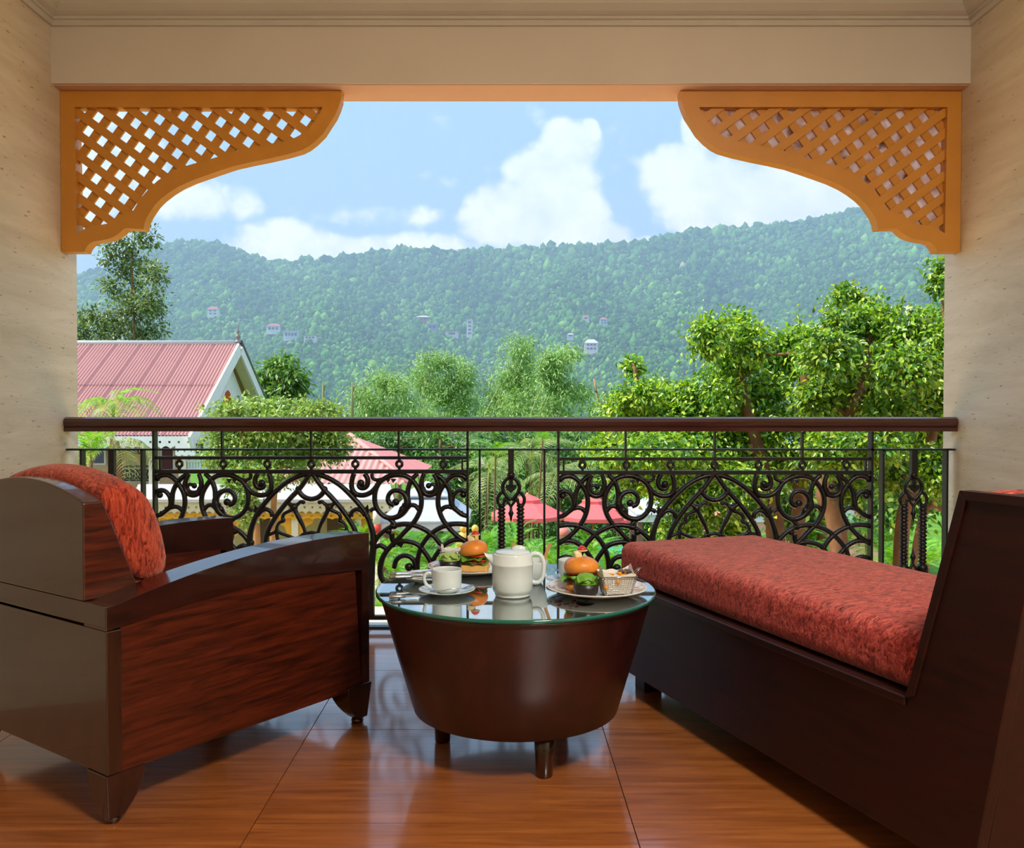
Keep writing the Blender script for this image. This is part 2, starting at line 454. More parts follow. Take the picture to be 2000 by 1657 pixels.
# side walls, ceiling, back wall with its glazed door
struct('wall_left', MB().box((XL - .22, YBACK, -.14), (XL, YE, ZCEIL)), M_TRAV)
struct('wall_right', MB().box((XR, YBACK, -.14), (XR + .22, YE, ZCEIL)), M_TRAV)
struct('ceiling', MB().box((XL - .22, YBACK - .2, ZCEIL), (XR + .22, YE, ZCEIL + .2)), M_CEIL)
wb = MB().box((XL - .22, YBACK - .2, -.14), (-1.0, YBACK, ZCEIL)).box((1.05, YBACK - .2, -.14), (XR + .22, YBACK, ZCEIL)).box((-1.0, YBACK - .2, 2.25), (1.05, YBACK, ZCEIL))
struct('wall_back', wb, M_BEAM)
dr = MB().box((-1.0, YBACK - .16, 0), (-.9, YBACK - .06, 2.25)).box((.95, YBACK - .16, 0), (1.05, YBACK - .06, 2.25)).box((-.9, YBACK - .16, 2.15), (.95, YBACK - .06, 2.25)).box((-.03, YBACK - .16, 0), (.07, YBACK - .06, 2.15)).box((-.9, YBACK - .16, -.1), (.95, YBACK - .06, .12))
d1 = struct('door_1', dr, M_RAILWOOD)
M_CURT = plain('cream_curtain', srgb(214, 200, 172), .8, .2, var=.05)
for a, b in ((-.9, -.03), (.07, .95)):
    cv = []; n = 60
    for k in range(n + 1):
        x = a + (b - a) * k / n; y = YBACK - .18 + .018 * math.sin(k * 1.05)
        cv += [(x, y, .1), (x, y, 2.16)]
    MB().add(cv, [(2 * k, 2 * k + 2, 2 * k + 3, 2 * k + 1) for k in range(n)], True).build('curtain', M_CURT, d1)
# beam over the opening: plaster face, soffit with peach bounce light in its colour
beam = struct('trim_2', MB().box((XL, YB, ZBEAM), (XR, YE, ZCEIL)), M_BEAM, 'plaster beam across the top of the opening')
MB().box((XL, YB + .012, ZBEAM - .004), (XR, YE, ZBEAM - .0002)).build('soffit', M_SOFFIT_BOUNCE, beam)
# cornice, mitred round the ceiling
prof = [(0, 2.655), (.012, 2.655), (.016, 2.668), (.016, 2.676), (.026, 2.678), (.026, 2.690), (.034, 2.692), (.05, 2.70), (.075, 2.722), (.088, 2.748), (.092, 2.765), (.104, 2.767), (.104, 2.778), (.13, 2.782), (.13, 2.80), (0, 2.80)]
cv = []; npf = len(prof)
path = [lambda d: (XL + d, YBACK), lambda d: (XL + d, YB - d), lambda d: (XR - d, YB - d), lambda d: (XR - d, YBACK)]
for fn in path:
    for d, z in prof: x, y = fn(d); cv.append((x, y, z))
cf = []
for k in range(3):
    for i in range(npf):
        cf.append((k * npf + i, k * npf + (i + 1) % npf, (k + 1) * npf + (i + 1) % npf, (k + 1) * npf + i))
struct('trim_3', MB().add(cv, cf), M_CEIL, 'moulded cornice running round the ceiling')
# facade of the building around and below the balcony
M_FAC = plain('facade_paint', srgb(226, 196, 156), .75, .2, var=.05)
fac = MB().box((-9, 3.7, -4), (XL - .22, YE, 3.0)).box((XR + .22, 3.7, -4), (9, YE, 3.0)).box((XL - .22, 3.7, -4), (XR + .22, YE - .02, -.14)).box((XL - .22, 3.7, ZCEIL), (XR + .22, YE, 3.2))
fw = struct('wall_front', fac, M_FAC, 'painted outer facade of the building')
struct('trim_4', MB().box((-9, YE, -.34), (9, 5.1, -.16)), plain('ledge_bounce_paint', srgb(242, 208, 168), .7), 'sunlit ledge outside the railing, widened to bounce light')  # real ledge, widened and tinted peach to bounce light upward
struct('floor_bounce', MB().box((-12, YE, -3.99), (12, 13.5, -3.96)), plain('bounce_peach', srgb(232, 178, 140), .8, .2, var=.08, scale=2), 'added peach bounce floor below the balcony, out of view')  # unseen slab added to throw peach light up onto the soffit
# fill lamp added on the ceiling above the frame to brighten the interior
lp = thing('fill_lamp', 'added round fill lamp on the ceiling, out of view', 'lamp', (1.0, .2, ZCEIL))
M_GLOW = bpy.data.materials.new('fill_glow'); M_GLOW.use_nodes = True
_n = M_GLOW.node_tree.nodes; _p = _n['Principled BSDF']
_p.inputs['Base Color'].default_value = (.9, .85, .75, 1); _p.inputs['Emission Color'].default_value = (1, .92, .81, 1); _p.inputs['Emission Strength'].default_value = FILL_GLOW = 74.0
MB().lathe([(.0, -.02), (.34, -.02), (.35, -.01), (.35, 0), (0, 0)], 40).build('base', M_WHITE, lp)
MB().lathe([(.33, -.02), (.32, -.05), (.26, -.085), (.13, -.105), (0, -.11)], 40).build('fill_bowl', M_GLOW, lp)

# ------------------------------------------------------------------ lattice corner brackets
def clip_half(poly, a, b, c):
    """keep the side a*x+b*y<=c of a polygon"""
    out = []
    for i in range(len(poly)):
        p, q = poly[i], poly[(i + 1) % len(poly)]
        dp, dq = a * p[0] + b * p[1] - c, a * q[0] + b * q[1] - c
        if dp <= 0: out.append(p)
        if dp * dq < 0:
            t = dp / (dp - dq); out.append((p[0] + (q[0] - p[0]) * t, p[1] + (q[1] - p[1]) * t))
    return out
def area(poly): return .5 * abs(sum(poly[i][0] * poly[(i + 1) % len(poly)][1] - poly[(i + 1) % len(poly)][0] * poly[i][1] for i in range(len(poly))))
OUT = [(122, 181), (667, 181), (666, 195), (661, 210), (654, 226), (644, 241), (632, 260), (616, 276), (602, 287), (588, 294), (560, 302), (525, 310), (490, 317), (455, 325), (428, 334), (402, 343), (374, 353), (350, 364), (332, 375), (315, 388), (303, 400), (294, 413), (287, 424), (283, 434), (280, 448), (245, 446), (240, 449), (234, 455), (227, 460), (219, 464), (210, 467), (195, 470), (182, 472), (175, 476), (171, 480), (167, 486), (165, 492), (128, 492)]
WIN = [(145, 209), (630, 209), (622, 225), (611, 241), (602, 252), (591, 261), (576, 269), (560, 275), (500, 286), (455, 297), (420, 308), (392, 316), (367, 323), (343, 331), (325, 341), (308, 353), (292, 367), (280, 381), (268, 398), (259, 413), (231, 420), (220, 430), (210, 437), (190, 440), (175, 442), (160, 450), (150, 456)]
YBR = 3.86
def bracket(side):
    lab = 'ochre lattice corner bracket with plain open holes, by the left wall' if side < 0 else 'ochre lattice corner bracket backed by a pinkish sheet, by the right wall'
    Pw = lambda p: (lambda v: (v.x, v.z))(at(p[0], p[1], YBR))
    o2 = [Pw(p) for p in OUT]; w2 = [Pw(p) for p in WIN]
    x_wall = XL
    o2[0] = (XL + .002, ZBEAM - .006); o2[-1] = (XL + .002, o2[-1][1])
    for i in range(1, 3): pass
    o2[1] = (o2[1][0], ZBEAM - .006)
    root = thing('corner_bracket', lab, 'bracket', (XL if side < 0 else XR, YBR, ZBEAM))
    sgn = 1 if side < 0 else -1
    T = lambda p: (sgn * (p[0] - XL), p[1] - ZBEAM)
    oo, ww = [T(p) for p in o2], [T(p) for p in w2]
    # frame: outline with the window cut out, front and back faces bridged
    from mathutils.geometry import tessellate_polygon
    TH = .062
    n1, n2 = len(oo), len(ww)
    loops = [[Vector((a, b, 0)) for a, b in oo], [Vector((a, b, 0)) for a, b in reversed(ww)]]
    tris = tessellate_polygon(loops)
    allp = oo + list(reversed(ww)); n = n1 + n2
    vs = [(a, 0, b) for a, b in allp] + [(a, TH, b) for a, b in allp]
    fs = [tuple(t) for t in tris] + [tuple(i + n for i in reversed(t)) for t in tris]
    fs += [(i, (i + 1) % n1, (i + 1) % n1 + n, i + n) for i in range(n1)]
    fs += [(n1 + i, n1 + (i + 1) % n2, n1 + (i + 1) % n2 + n, n1 + i + n) for i in range(n2)]
    MB().add(vs, fs).build('frame', M_OCHRE, root, bevel=.003, seg=1)
    # slats, two crossing layers
    ang = math.radians(36)
    for layer in (0, 1):
        # direction of the slats in bracket space (x to the right from the wall, z up)
        dirv = (math.cos(ang), -math.sin(ang)) if layer == 0 else (math.sin(ang), math.cos(ang))
        nv = (-dirv[1], dirv[0])
        base = [T(Pw(p)) for p in WIN]
        # mirror-safe: compute in left-hand space then flip
        L = [(sgn * a, b) for a, b in base]
        # holes centre at (528,640) of the 2.857x view
        hc = at(528 * .35, 640 * .35, YBR); h0 = (hc.x - XL, hc.z - ZBEAM)
        ph = h0[0] * nv[0] + h0[1] * nv[1]
        sp = .0755; hw = .0182
        vals = [p[0] * nv[0] + p[1] * nv[1] for p in L]
        k0 = math.floor((min(vals) - ph) / sp) - 1; k1 = math.ceil((max(vals) - ph) / sp) + 1
        cx_ = sum(p[0] for p in L) / len(L); cz_ = sum(p[1] for p in L) / len(L)
        big = L
        for k in range(k0, k1 + 1):
            c = ph + (k + .5) * sp
            poly = clip_half(clip_half(big, nv[0], nv[1], c + hw), -nv[0], -nv[1], -(c - hw))
            if len(poly) < 3 or area(poly) < 2e-4: continue
            pl = [(sgn * a, b) for a, b in poly]
            t0, t1 = (.018, .030) if layer == 0 else (.030, .042)
            MB().prism(pl, t0, t1).build('slat', M_OCHRE, root)
    if side > 0:
        MB().prism(ww, .050, .0525).build('backing_sheet', M_BACK, root)['label'] = 'pale pink translucent backing sheet with grey smudges'
    return root
def backing():
    m, n, l, p = base_mat('pink_sheet')
    t = n.new('ShaderNodeTexCoord')
    a = n.new('ShaderNodeTexNoise'); a.inputs['Scale'].default_value = 11; a.inputs['Detail'].default_value = 4; a.inputs['Distortion'].default_value = 1.5
    l.new(t.outputs['Object'], a.inputs['Vector'])
    r = n.new('ShaderNodeValToRGB'); l.new(a.outputs['Fac'], r.inputs[0])
    r.color_ramp.elements[0].position = .3; r.color_ramp.elements[0].color = srgb(150, 118, 112)
    r.color_ramp.elements[1].position = .66; r.color_ramp.elements[1].color = srgb(250, 238, 240)
    e = r.color_ramp.elements.new(.42); e.color = srgb(226, 196, 186)
    l.new(r.outputs[0], p.inputs['Base Color']); p.inputs['Roughness'].default_value = .3
    tr = n.new('ShaderNodeBsdfTranslucent'); l.new(r.outputs[0], tr.inputs[0])
    mx = n.new('ShaderNodeMixShader'); mx.inputs[0].default_value = .6
    l.new(p.outputs[0], mx.inputs[1]); l.new(tr.outputs[0], mx.inputs[2]); l.new(mx.outputs[0], n['Material Output'].inputs[0])
    return m
M_BACK = backing()
bracket(-1); bracket(1)

# ------------------------------------------------------------------ balustrade
bal = thing('balustrade', 'black cast-iron scrollwork railing with a dark brown wooden handrail', 'railing', (0, YR, 0))
def zc(zx, zy):   # coordinates of the 6.25x study of the panel -> metres from the panel's centre
    p = at(608 + (zx / 6.25 - 8), 880 + zy / 6.25, YR); c = at(608, 880, YR)
    return (p.x - c.x, p.z)
# handrail with a rounded top and a groove
hp = [(-.034, .902), (.034, .902), (.036, .918), (.031, .922), (.037, .928), (.040, .945), (.034, .959), (.018, .966), (-.018, .966), (-.034, .959), (-.040, .945), (-.037, .928), (-.031, .922), (-.036, .918)]
MB().prism(hp, XL + .004, XR + .012 - .016, 'yz').build('handrail', M_RAILWOOD, bal)
zt = lambda y: at(983, y, YR).z
MB().box((XL + .004, -.02, zt(880)), (XR - .004, .02, zt(876.5))).build('flat_bar', M_IRON, bal)
MB().box((XL + .004, -.015, .056), (XR - .004, .015, .074)).build('bottom_bar', M_IRON, bal)
MB().box((XL + .004, -.02, .018), (XR - .004, .02, .026)).build('base_strip', M_IRON, bal)
RR = .0118
STROKES = [
 # name, points, radii
 ('arch', [(50, 292), (150, 300), (280, 350), (400, 425), (500, 515), (590, 610), (660, 690), (715, 770), (762, 880), (795, 985), (808, 1090), (805, 1200), (790, 1330), (780, 1480), (775, 1650), (775, 1850), (775, 2030)], [RR, RR, RR * 1.05, RR * 1.1, RR * 1.3, RR * 1.6, RR * 1.6]),
 ('pointed_arch', [(70, 290), (110, 350), (160, 420), (215, 490), (285, 560), (370, 655), (450, 755), (520, 860), (568, 945), (600, 1030), (618, 1150), (625, 1300), (625, 1500), (620, 1750), (620, 2030)], RR),
 ('sagging_arc', [(212, 480), (180, 535), (120, 580), (50, 598)], RR),
 ('tracery', [(345, 640), (300, 670), (265, 700), (235, 770), (195, 850), (160, 920), (130, 1010), (110, 1100), (95, 1200)], [.006, .009, .011, .008, .006, .006, .005]),
 ('tracery', [(265, 690), (215, 655), (185, 630), (155, 635)], [.009, .006, .006, .007]),
 ('tracery', [(280, 720), (330, 745), (385, 775), (405, 820), (395, 860), (440, 880), (472, 925), (475, 975), (435, 1010), (340, 1045), (250, 1080), (200, 1060)], [.008, .006, .006, .007, .005, .006, .006, .006, .006]),
 ('tracery', [(475, 985), (520, 1010), (600, 1040)], .0085),
 ('tracery', [(480, 1000), (470, 1080), (430, 1150), (330, 1190), (220, 1200), (120, 1180), (50, 1150)], .0085),
 ('tracery', [(200, 1065), (150, 1020), (95, 1010), (50, 1000)], .0085),
 ('scroll', [(570, 285), (547, 360), (545, 460), (595, 533), (690, 548), (780, 512), (838, 452), (872, 400)], RR),
 ('scroll', [(700, 285), (738, 350), (732, 425), (690, 462), (640, 455), (618, 410)], [RR, RR, RR, .007, .006]),
 ('hook', [(788, 285), (800, 340), (850, 363), (915, 355)], [.006, .006, .006, .007]),
 ('scroll', [(1160, 300), (1060, 300), (970, 330), (890, 385), (845, 460), (825, 545), (828, 640), (860, 725), (925, 795), (1005, 828), (1090, 815), (1165, 765), (1212, 690), (1222, 610), (1190, 540), (1130, 498), (1060, 492), (1005, 530), (985, 590), (1005, 645), (1060, 668)], [RR, RR, RR, RR, RR * 1.1, RR * 1.5, RR, RR * .9, RR * .8]),
 ('stem', [(1060, 300), (1180, 308), (1270, 355), (1335, 435), (1380, 525), (1395, 625), (1380, 725), (1340, 820), (1280, 905), (1200, 985), (1125, 1065), (1050, 1140), (975, 1225), (920, 1320), (895, 1430), (900, 1540), (960, 1640), (1050, 1690), (1150, 1680), (1230, 1620)], [RR, RR, RR, RR, RR, RR * 1.2, RR, RR]),
 ('stem', [(1350, 285), (1275, 360), (1232, 470), (1226, 590), (1222, 700)], [.007, RR, RR, RR, .011]),
 ('bridge', [(1205, 715), (1260, 672), (1320, 678), (1370, 735)], [.010, RR * .9, RR * .9, RR * .9]),
 ('scroll', [(1425, 285), (1398, 370), (1402, 460), (1440, 530), (1505, 548), (1572, 515), (1598, 450), (1585, 370), (1545, 290)], [.007, RR, RR, RR, RR, RR, .007]),
 ('scroll', [(1420, 450), (1445, 500), (1500, 512), (1548, 490), (1562, 440), (1530, 415), (1490, 430)], [.005, .006, .006, .006]),
 ('stem', [(1935, 345), (1890, 312), (1800, 305), (1725, 350), (1660, 430), (1612, 520), (1596, 620), (1608, 720), (1645, 825), (1705, 920), (1790, 1010), (1870, 1075), (1955, 1125)], [.010, RR, RR, RR, RR, RR, RR * 1.1]),
 ('stem', [(1560, 285), (1645, 345), (1705, 425), (1742, 510), (1755, 600), (1775, 685), (1835, 742), (1895, 785), (1955, 805)], [.007, RR, RR, RR, .010, .011, RR, .007]),
 ('bridge', [(1632, 735), (1670, 700), (1720, 688), (1770, 700)], RR * .9),
 ('scroll', [(1768, 640), (1785, 560), (1835, 500), (1900, 487), (1945, 520)], RR * .9),
 ('lower_arc', [(815, 1130), (870, 1050), (955, 975), (1055, 925), (1180, 902), (1290, 912), (1400, 952), (1500, 1012), (1585, 1095), (1655, 1195), (1700, 1310), (1715, 1440), (1700, 1580), (1640, 1720), (1540, 1840), (1420, 1940), (1330, 2030)], RR),
 ('lower_arc', [(1960, 912), (1850, 898), (1745, 905), (1635, 942), (1530, 1005), (1450, 1085), (1392, 1180), (1358, 1290), (1345, 1430), (1360, 1570), (1420, 1710), (1520, 1830), (1640, 1940), (1750, 2030)], RR),
 ('lower_arc', [(1040, 1150), (1140, 1110), (1270, 1122), (1365, 1165), (1430, 1240), (1495, 1345), (1530, 1460), (1530, 1600)], [.011, RR, RR, RR, RR, RR]),
 ('lower_arc', [(1960, 1112), (1870, 1092), (1775, 1100), (1685, 1150), (1600, 1240), (1535, 1350), (1500, 1460), (1490, 1600)], RR),
 ('scroll', [(1060, 1440), (1090, 1340), (1160, 1290), (1240, 1295), (1300, 1345), (1322, 1420), (1300, 1500), (1240, 1540), (1170, 1520)], RR),
 ('hook', [(835, 1185), (890, 1162), (940, 1185), (965, 1215)], [.007, RR, RR, .007]),
 ('scroll', [(1960, 1330), (1880, 1290), (1790, 1310), (1740, 1390), (1750, 1480), (1820, 1520), (1880, 1480)], RR),
 ('hook', [(535, 810), (545, 755), (600, 722), (660, 740), (710, 800)], RR * .9),
 ('hook', [(770, 745), (800, 718), (850, 715)], [.007, .007, .006]),
 ('hook', [(1010, 910), (1060, 930), (1050, 880), (930, 790)], [.008, .010, .008, .006]),
 ('hook', [(1030, 1010), (1035, 1075), (1055, 1130)], [.010, .009, .011]),
]
BALLS = [(655, 400, 46), (1082, 632, 46), (1482, 432, 36), (1902, 545, 40), (1925, 345, 34), (212, 475, 40), (150, 635, 26), (268, 695, 52), (405, 855, 26), (478, 985, 34), (200, 1065, 28), (990, 985, 44), (1240, 1425, 52), (1850, 1440, 40), (800, 1130, 50), (1065, 925, 40), (1165, 720, 46), (1050, 1150, 40)]
LEAFS = [((740, 660), (672, 740), (760, 760)), ((1165, 640), (1120, 760), (1240, 700)), ((1120, 720), (1090, 800), (1180, 770)), ((985, 400), (960, 345), (1020, 350)), ((1050, 400), (1020, 345), (1090, 350)), ((1830, 690), (1775, 680), (1850, 760)), ((1900, 740), (1850, 745), (1910, 790)), ((1150, 1190), (1080, 1140), (1180, 1135))]
mesh_cache = []
for nm, pts, r in STROKES:
    p3 = [(lambda q: (q[0], 0, q[1]))(zc(*p)) for p in pts]
    r = [q if q >= RR * .85 else q * 1.4 for q in r] if isinstance(r, list) else r
    mb = MB(); mb.tube(spline(p3, 5), r, 8)
    mesh_cache.append((nm, mb.mesh(nm, M_IRON)))
for zx, zy, rz in BALLS:
    x, z = zc(zx, zy); mb = MB().ball((x, 0, z), rz / 6.25 / 435.9, 10, 8, (1, .75, 1)); mesh_cache.append(('boss', mb.mesh('boss', M_IRON)))
for tri in LEAFS:
    q = [zc(*p) for p in tri]; mb = MB().prism(q, -.006, .006); mesh_cache.append(('leaf_tip', mb.mesh('leaf_tip', M_IRON)))
for pc, dzp in ((608, 0), (1395.5, -2 / 435.9)):
    X0 = at(pc, 880, YR).x
    hw = 305.5 / 435.9
    fr = MB()
    for s in (-1, 1): fr.box((s * hw - .005, -.02, .06), (s * hw + .005, .02, .905))
    fr.box((-hw, -.011, zt(897.5)), (hw, .011, zt(891.5))).box((-hw, -.013, zt(925)), (hw, .013, zt(917.5)))
    for ux in (-174, 0, 171): fr.box((ux / 435.9 - .004, -.012, zt(893)), (ux / 435.9 + .004, .012, .905))
    for s in (-1, 1): fr.box((s * 295 / 435.9 - .004, -.01, zt(920)), (s * 295 / 435.9 + .004, .01, zt(894)))
    po = fr.build('panel_frame', M_IRON, bal, loc=(X0, 0, dzp))
    ringm = None
    for ux in (-258, -172, -86, 0, 86, 172, 258):
        c = (ux / 435.9, 0, zt(906.6))
        if ringm is None:
            pts = [(.0130 * math.cos(t * math.pi / 9), 0, .0130 * math.sin(t * math.pi / 9)) for t in range(19)]
            mb = MB(); mb.tube(pts, .0068, 8, caps=False); mb.box((-.006, -.006, .014), (.006, .006, .026)); mb.box((-.006, -.006, -.026), (.006, .006, -.014))
            ringm = mb.mesh('ring', M_IRON)
        o = bpy.data.objects.new('ring', ringm); link(o, po); o.location = c
    for nm, me in mesh_cache:
        for s in (1, -1):
            o = bpy.data.objects.new(nm, me); link(o, po); o.scale = (s, 1, 1); o.location = (0, 0, 0 if s > 0 else 0)
# plain bars and ornamental balusters between the panels
for px in (162, 280, 937, 1063, 1722, 1846):
    x = at(px, 950, YR).x
    MB().box((x - .0045, -.02, .06), (x + .0045, .02, zt(878))).build('bar', M_IRON, bal)
def S(px, py):  # baluster study, pixel offsets from its axis
    p = at(998 + px, py, YR); c = at(998, py, YR); return (p.x - c.x, 0, p.z)
def baluster_parts():
    out = []
    mb = MB().box((-.013, -.013, zt(926)), (.013, .013, zt(878))); mb.lathe([(0, zt(936)), (.010, zt(936)), (.019, zt(930)), (.019, zt(926)), (.012, zt(922)), (0, zt(922))], 10); out.append(('shaft', mb))
    mb = MB().box((-.013, -.013, .06), (.013, .013, zt(1165))); out.append(('shaft', mb))
    for flip in (0, 1):
        Q = (lambda px, py: S(px, py)) if not flip else (lambda px, py: S(px, 2 * 1046 - py))
        for s in (-1, 1):
            mb = MB(); mb.tube(spline([Q(0, 932), Q(s * 9, 937), Q(s * 16, 948), Q(s * 15, 960), Q(s * 8, 970), Q(0, 977)], 5), .0085, 8); out.append(('loop', mb))
            mb = MB(); mb.tube(spline([Q(s * 18, 962), Q(s * 22, 966), Q(s * 26, 974), Q(s * 25, 983), Q(s * 20, 988), Q(s * 14, 983), Q(s * 12, 974), Q(s * 4, 984), Q(0, 990)], 5), [.009, .008, .007, .007, .006], 8); out.append(('curl', mb))
        mb = MB(); mb.prism([(Q(a, b)[0], Q(a, b)[2]) for a, b in ((-10, 947), (10, 947), (11, 953), (6, 958), (0, 963), (-6, 958), (-11, 953))], -.008, .008); mb.box((-.009, -.008, Q(0, 948)[2] - .01), (.009, .008, Q(0, 936)[2])); out.append(('heart', mb))
        zs = [Q(0, y)[2] for y in (984, 990, 998, 1003, 1008, 1016, 1022)]
        mb = MB(); mb.lathe(list(zip((0, .006, .007, .013, .008, .004, 0), zs)), 10); out.append(('pendant', mb))
    for s in (-1, 1):
        prof = []; n = 17; z0, z1 = zt(1108), zt(984)
        for k in range(n):
            za = z0 + (z1 - z0) * k / n; zb = z0 + (z1 - z0) * (k + 1) / n
            prof += [(.0125, za), (.0185, za + (zb - za) * .35), (.0185, za + (zb - za) * .6)]
        prof = [(0, z0)] + prof + [(.0125, z1), (0, z1)]
        mb = MB(); mb.lathe(prof, 10, c=(S(s * 18.5, 1046)[0], 0)); out.append(('twisted_column', mb))
        mb = MB().ball((S(s * 18.5, 1046)[0], 0, zt(1110)), .024, 10, 8); out.append(('knob', mb))
    return [(n, m.mesh(n, M_IRON)) for n, m in out]
bp_ = baluster_parts()
for px in (219.5, 998, 1784):
    x = at(px, 950, YR).x
    first = None
    for nm, me in bp_:
        if first is None:
            first = bpy.data.objects.new('baluster', me); link(first, bal); first.location = (x, 0, 0)
        else:
            o = bpy.data.objects.new(nm, me); link(o, first)

# ================================================================== FURNITURE
def quad3(p0, p1, p2):
    (a, x), (b, y), (c, z) = p0, p1, p2
    return lambda t: x * (t - b) * (t - c) / ((a - b) * (a - c)) + y * (t - a) * (t - c) / ((b - a) * (b - c)) + z * (t - a) * (t - b) / ((c - a) * (c - b))
def rounded_box(a, b, r, n=5, dome=0.0, sub=14):
    """a cushion: box with rounded edges, slightly domed on top; returns MB"""
    (x0, y0, z0), (x1, y1, z1) = a, b
    def axis(lo, hi, r):
        s = [lo + r - r * math.cos(t * math.pi / 2 / n) for t in range(n)]
        m = [lo + r + (hi - lo - 2 * r) * k / sub for k in range(sub + 1)]
        e = [hi - r + r * math.sin(t * math.pi / 2 / n) for t in range(1, n + 1)]
        return s + m + e
    bm = bmesh.new()
    bmesh.ops.create_cube(bm, size=1)
    bmesh.ops.subdivide_edges(bm, edges=bm.edges, cuts=2 * n + sub, use_grid_fill=True)
    N = 2 * n + sub + 1
    ax = [axis(x0, x1, r), axis(y0, y1, r), axis(z0, z1, min(r, (z1 - z0) / 2 - 1e-3))]
    lo, hi = Vector(a), Vector(b); rr = min(r, (z1 - z0) / 2 - 1e-3)
    for v in bm.verts:
        idx = [int(round((v.co[i] + .5) * N)) for i in range(3)]
        p = Vector([ax[i][min(idx[i], len(ax[i]) - 1)] for i in range(3)])
        c = Vector((min(max(p.x, lo.x + r), hi.x - r), min(max(p.y, lo.y + r), hi.y - r), min(max(p.z, lo.z + rr), hi.z - rr)))
        d = p - c
        q = Vector((d.x / r, d.y / r, d.z / rr)); L = q.length
        if L > 1e-6:
            m = max(abs(q.x), abs(q.y), abs(q.z)); q = q / L * m
            p = c + Vector((q.x * r, q.y * r, q.z * rr))
        fx = 1 - ((p.x - (x0 + x1) / 2) / ((x1 - x0) / 2)) ** 2; fy = 1 - ((p.y - (y0 + y1) / 2) / ((y1 - y0) / 2)) ** 2
        if p.z > (z0 + z1) / 2: p.z += dome * max(fx, 0) * max(fy, 0) ** .6
        v.co = p
    mb = MB(); bm.verts.ensure_lookup_table()
    for i, v in enumerate(bm.verts): v.index = i
    mb.add([v.co.copy() for v in bm.verts], [tuple(v.index for v in f.verts) for f in bm.faces], True)
    bm.free()
    return mb

# ------------------------------------------------------------------ armchair
ch = thing('armchair', 'dark wooden armchair with curved arms and a rust-red back cushion', 'armchair', (-.939, 2.053, 0), math.atan2(.818, .576))
CL, CW, CA = .885, .78, .10      # length, width, arm thickness
ztop = quad3((0, .527), (.367, .592), (.885, .605))
zlow = quad3((0, .473), (.367, .509), (.885, .486))
def arm(y0, y1, out):
    us = [CL * k / 16 for k in range(17)]
    poly = [(u, zlow(u)) for u in us if u <= CL - .03] + [(CL - .03, zlow(CL - .03)), (CL - .03, .115), (CL, .115)] + [(u, ztop(u)) for u in reversed(us)]
    a = MB().prism(poly, y0, y1).build('arm', M_WOOD_D, ch, bevel=.004)
    sp = [(.038, .124)] + [(CL - .028, .114)] + [(u, zlow(u) + .004) for u in reversed(us) if .04 < u <= CL - .028] + [(.038, zlow(.038) + .004)]
    p0, p1 = (y0 + (.007 if out < 0 else .0), y1 - (.007 if out > 0 else .0))
    MB().prism(sp, p0, p1).build('side_panel', M_WOOD_U, ch, bevel=.003)
arm(0, CA, -1); arm(CW - CA, CW, 1)
MB().box((-.001, .001, .127), (.038, CW - .001, .4725)).build('back_panel', M_WOOD_B, ch, bevel=.003)
MB().box((-.001, .004, .478), (.05, CW - .004, .532)).build('back_rail', M_WOOD_B, ch, bevel=.003)
yb0, yb1 = .1, CW - .1
n = 18; vs = []; fs = []
arch = lambda t: .772 + .050 * (1 - (2 * t - 1) ** 2)
for k in range(n + 1):
    t = k / n; y = yb0 + (yb1 - yb0) * t; zt_ = arch(t)
    vs += [(.0, y, .532), (.150, y, .532), (.052, y, zt_), (0, y, zt_)]
for k in range(n):
    for i in range(4): fs.append((4 * k + i, 4 * k + (i + 1) % 4, 4 * k + 4 + (i + 1) % 4, 4 * k + 4 + i))
fs += [(0, 1, 2, 3), (4 * n + 3, 4 * n + 2, 4 * n + 1, 4 * n)]
br_ = MB().add(vs, fs).build('backrest', M_WOOD_B, ch, bevel=.004)
br_.data.materials.append(M_WOOD_U)
for p in br_.data.polygons:
    if abs(p.normal.y) > .9 or p.normal.x > .5: p.material_index = 1
# back cushion: lofted rounded slab leaning on the backrest
vs = []; fs = []; n = 22; sec = []
for k in range(n + 1):
    t = k / n; y = yb0 + .006 + (yb1 - yb0 - .012) * t
    e = min(1, (min(t, 1 - t) * (yb1 - yb0)) / .05); e = math.sqrt(max(0, 1 - (1 - e) ** 2))
    zt_ = arch(t) + .028
    base = [(.155, .555), (.20, .548), (.238, .556), (.250, .60), (.232, .67), (.212, .73), (.190, .775), (.165, zt_ - .012), (.130, zt_ + .003), (.095, zt_ + .002), (.066, zt_ - .010), (.056, arch(t) - .006), (.085, .70), (.125, .60)]
    cx_, cz_ = .15, .68
    f = .90 + .10 * e
    for (x, z) in base: vs.append((cx_ + (x - cx_) * (f if x > .15 else 1), y, cz_ + (z - cz_) * (f if z > .6 else 1)))
m = len(base)
for k in range(n):
    for i in range(m): fs.append((m * k + i, m * k + (i + 1) % m, m * k + m + (i + 1) % m, m * k + m + i))
fs += [tuple(range(m)), tuple(m * n + i for i in reversed(range(m)))]
bc = MB().add(vs, fs, True).build('back_cushion', M_CHEN2, ch)
s = bc.modifiers.new('sub', 'SUBSURF'); s.levels = 1; s.render_levels = 1
rounded_box((.2, CA + .005, .30), (CL - .02, CW - CA - .005, .44), .045, 4, .012, 6).build('seat_cushion', M_CHEN2, ch)
MB().box((.04, CA, .13), (CL - .03, CW - CA, .30)).build('seat_box', M_WOOD_D, ch)
MB().box((CL - .03, CA, .118), (CL - .004, CW - CA, .36)).build('front_rail', M_WOOD_D, ch, bevel=.003)
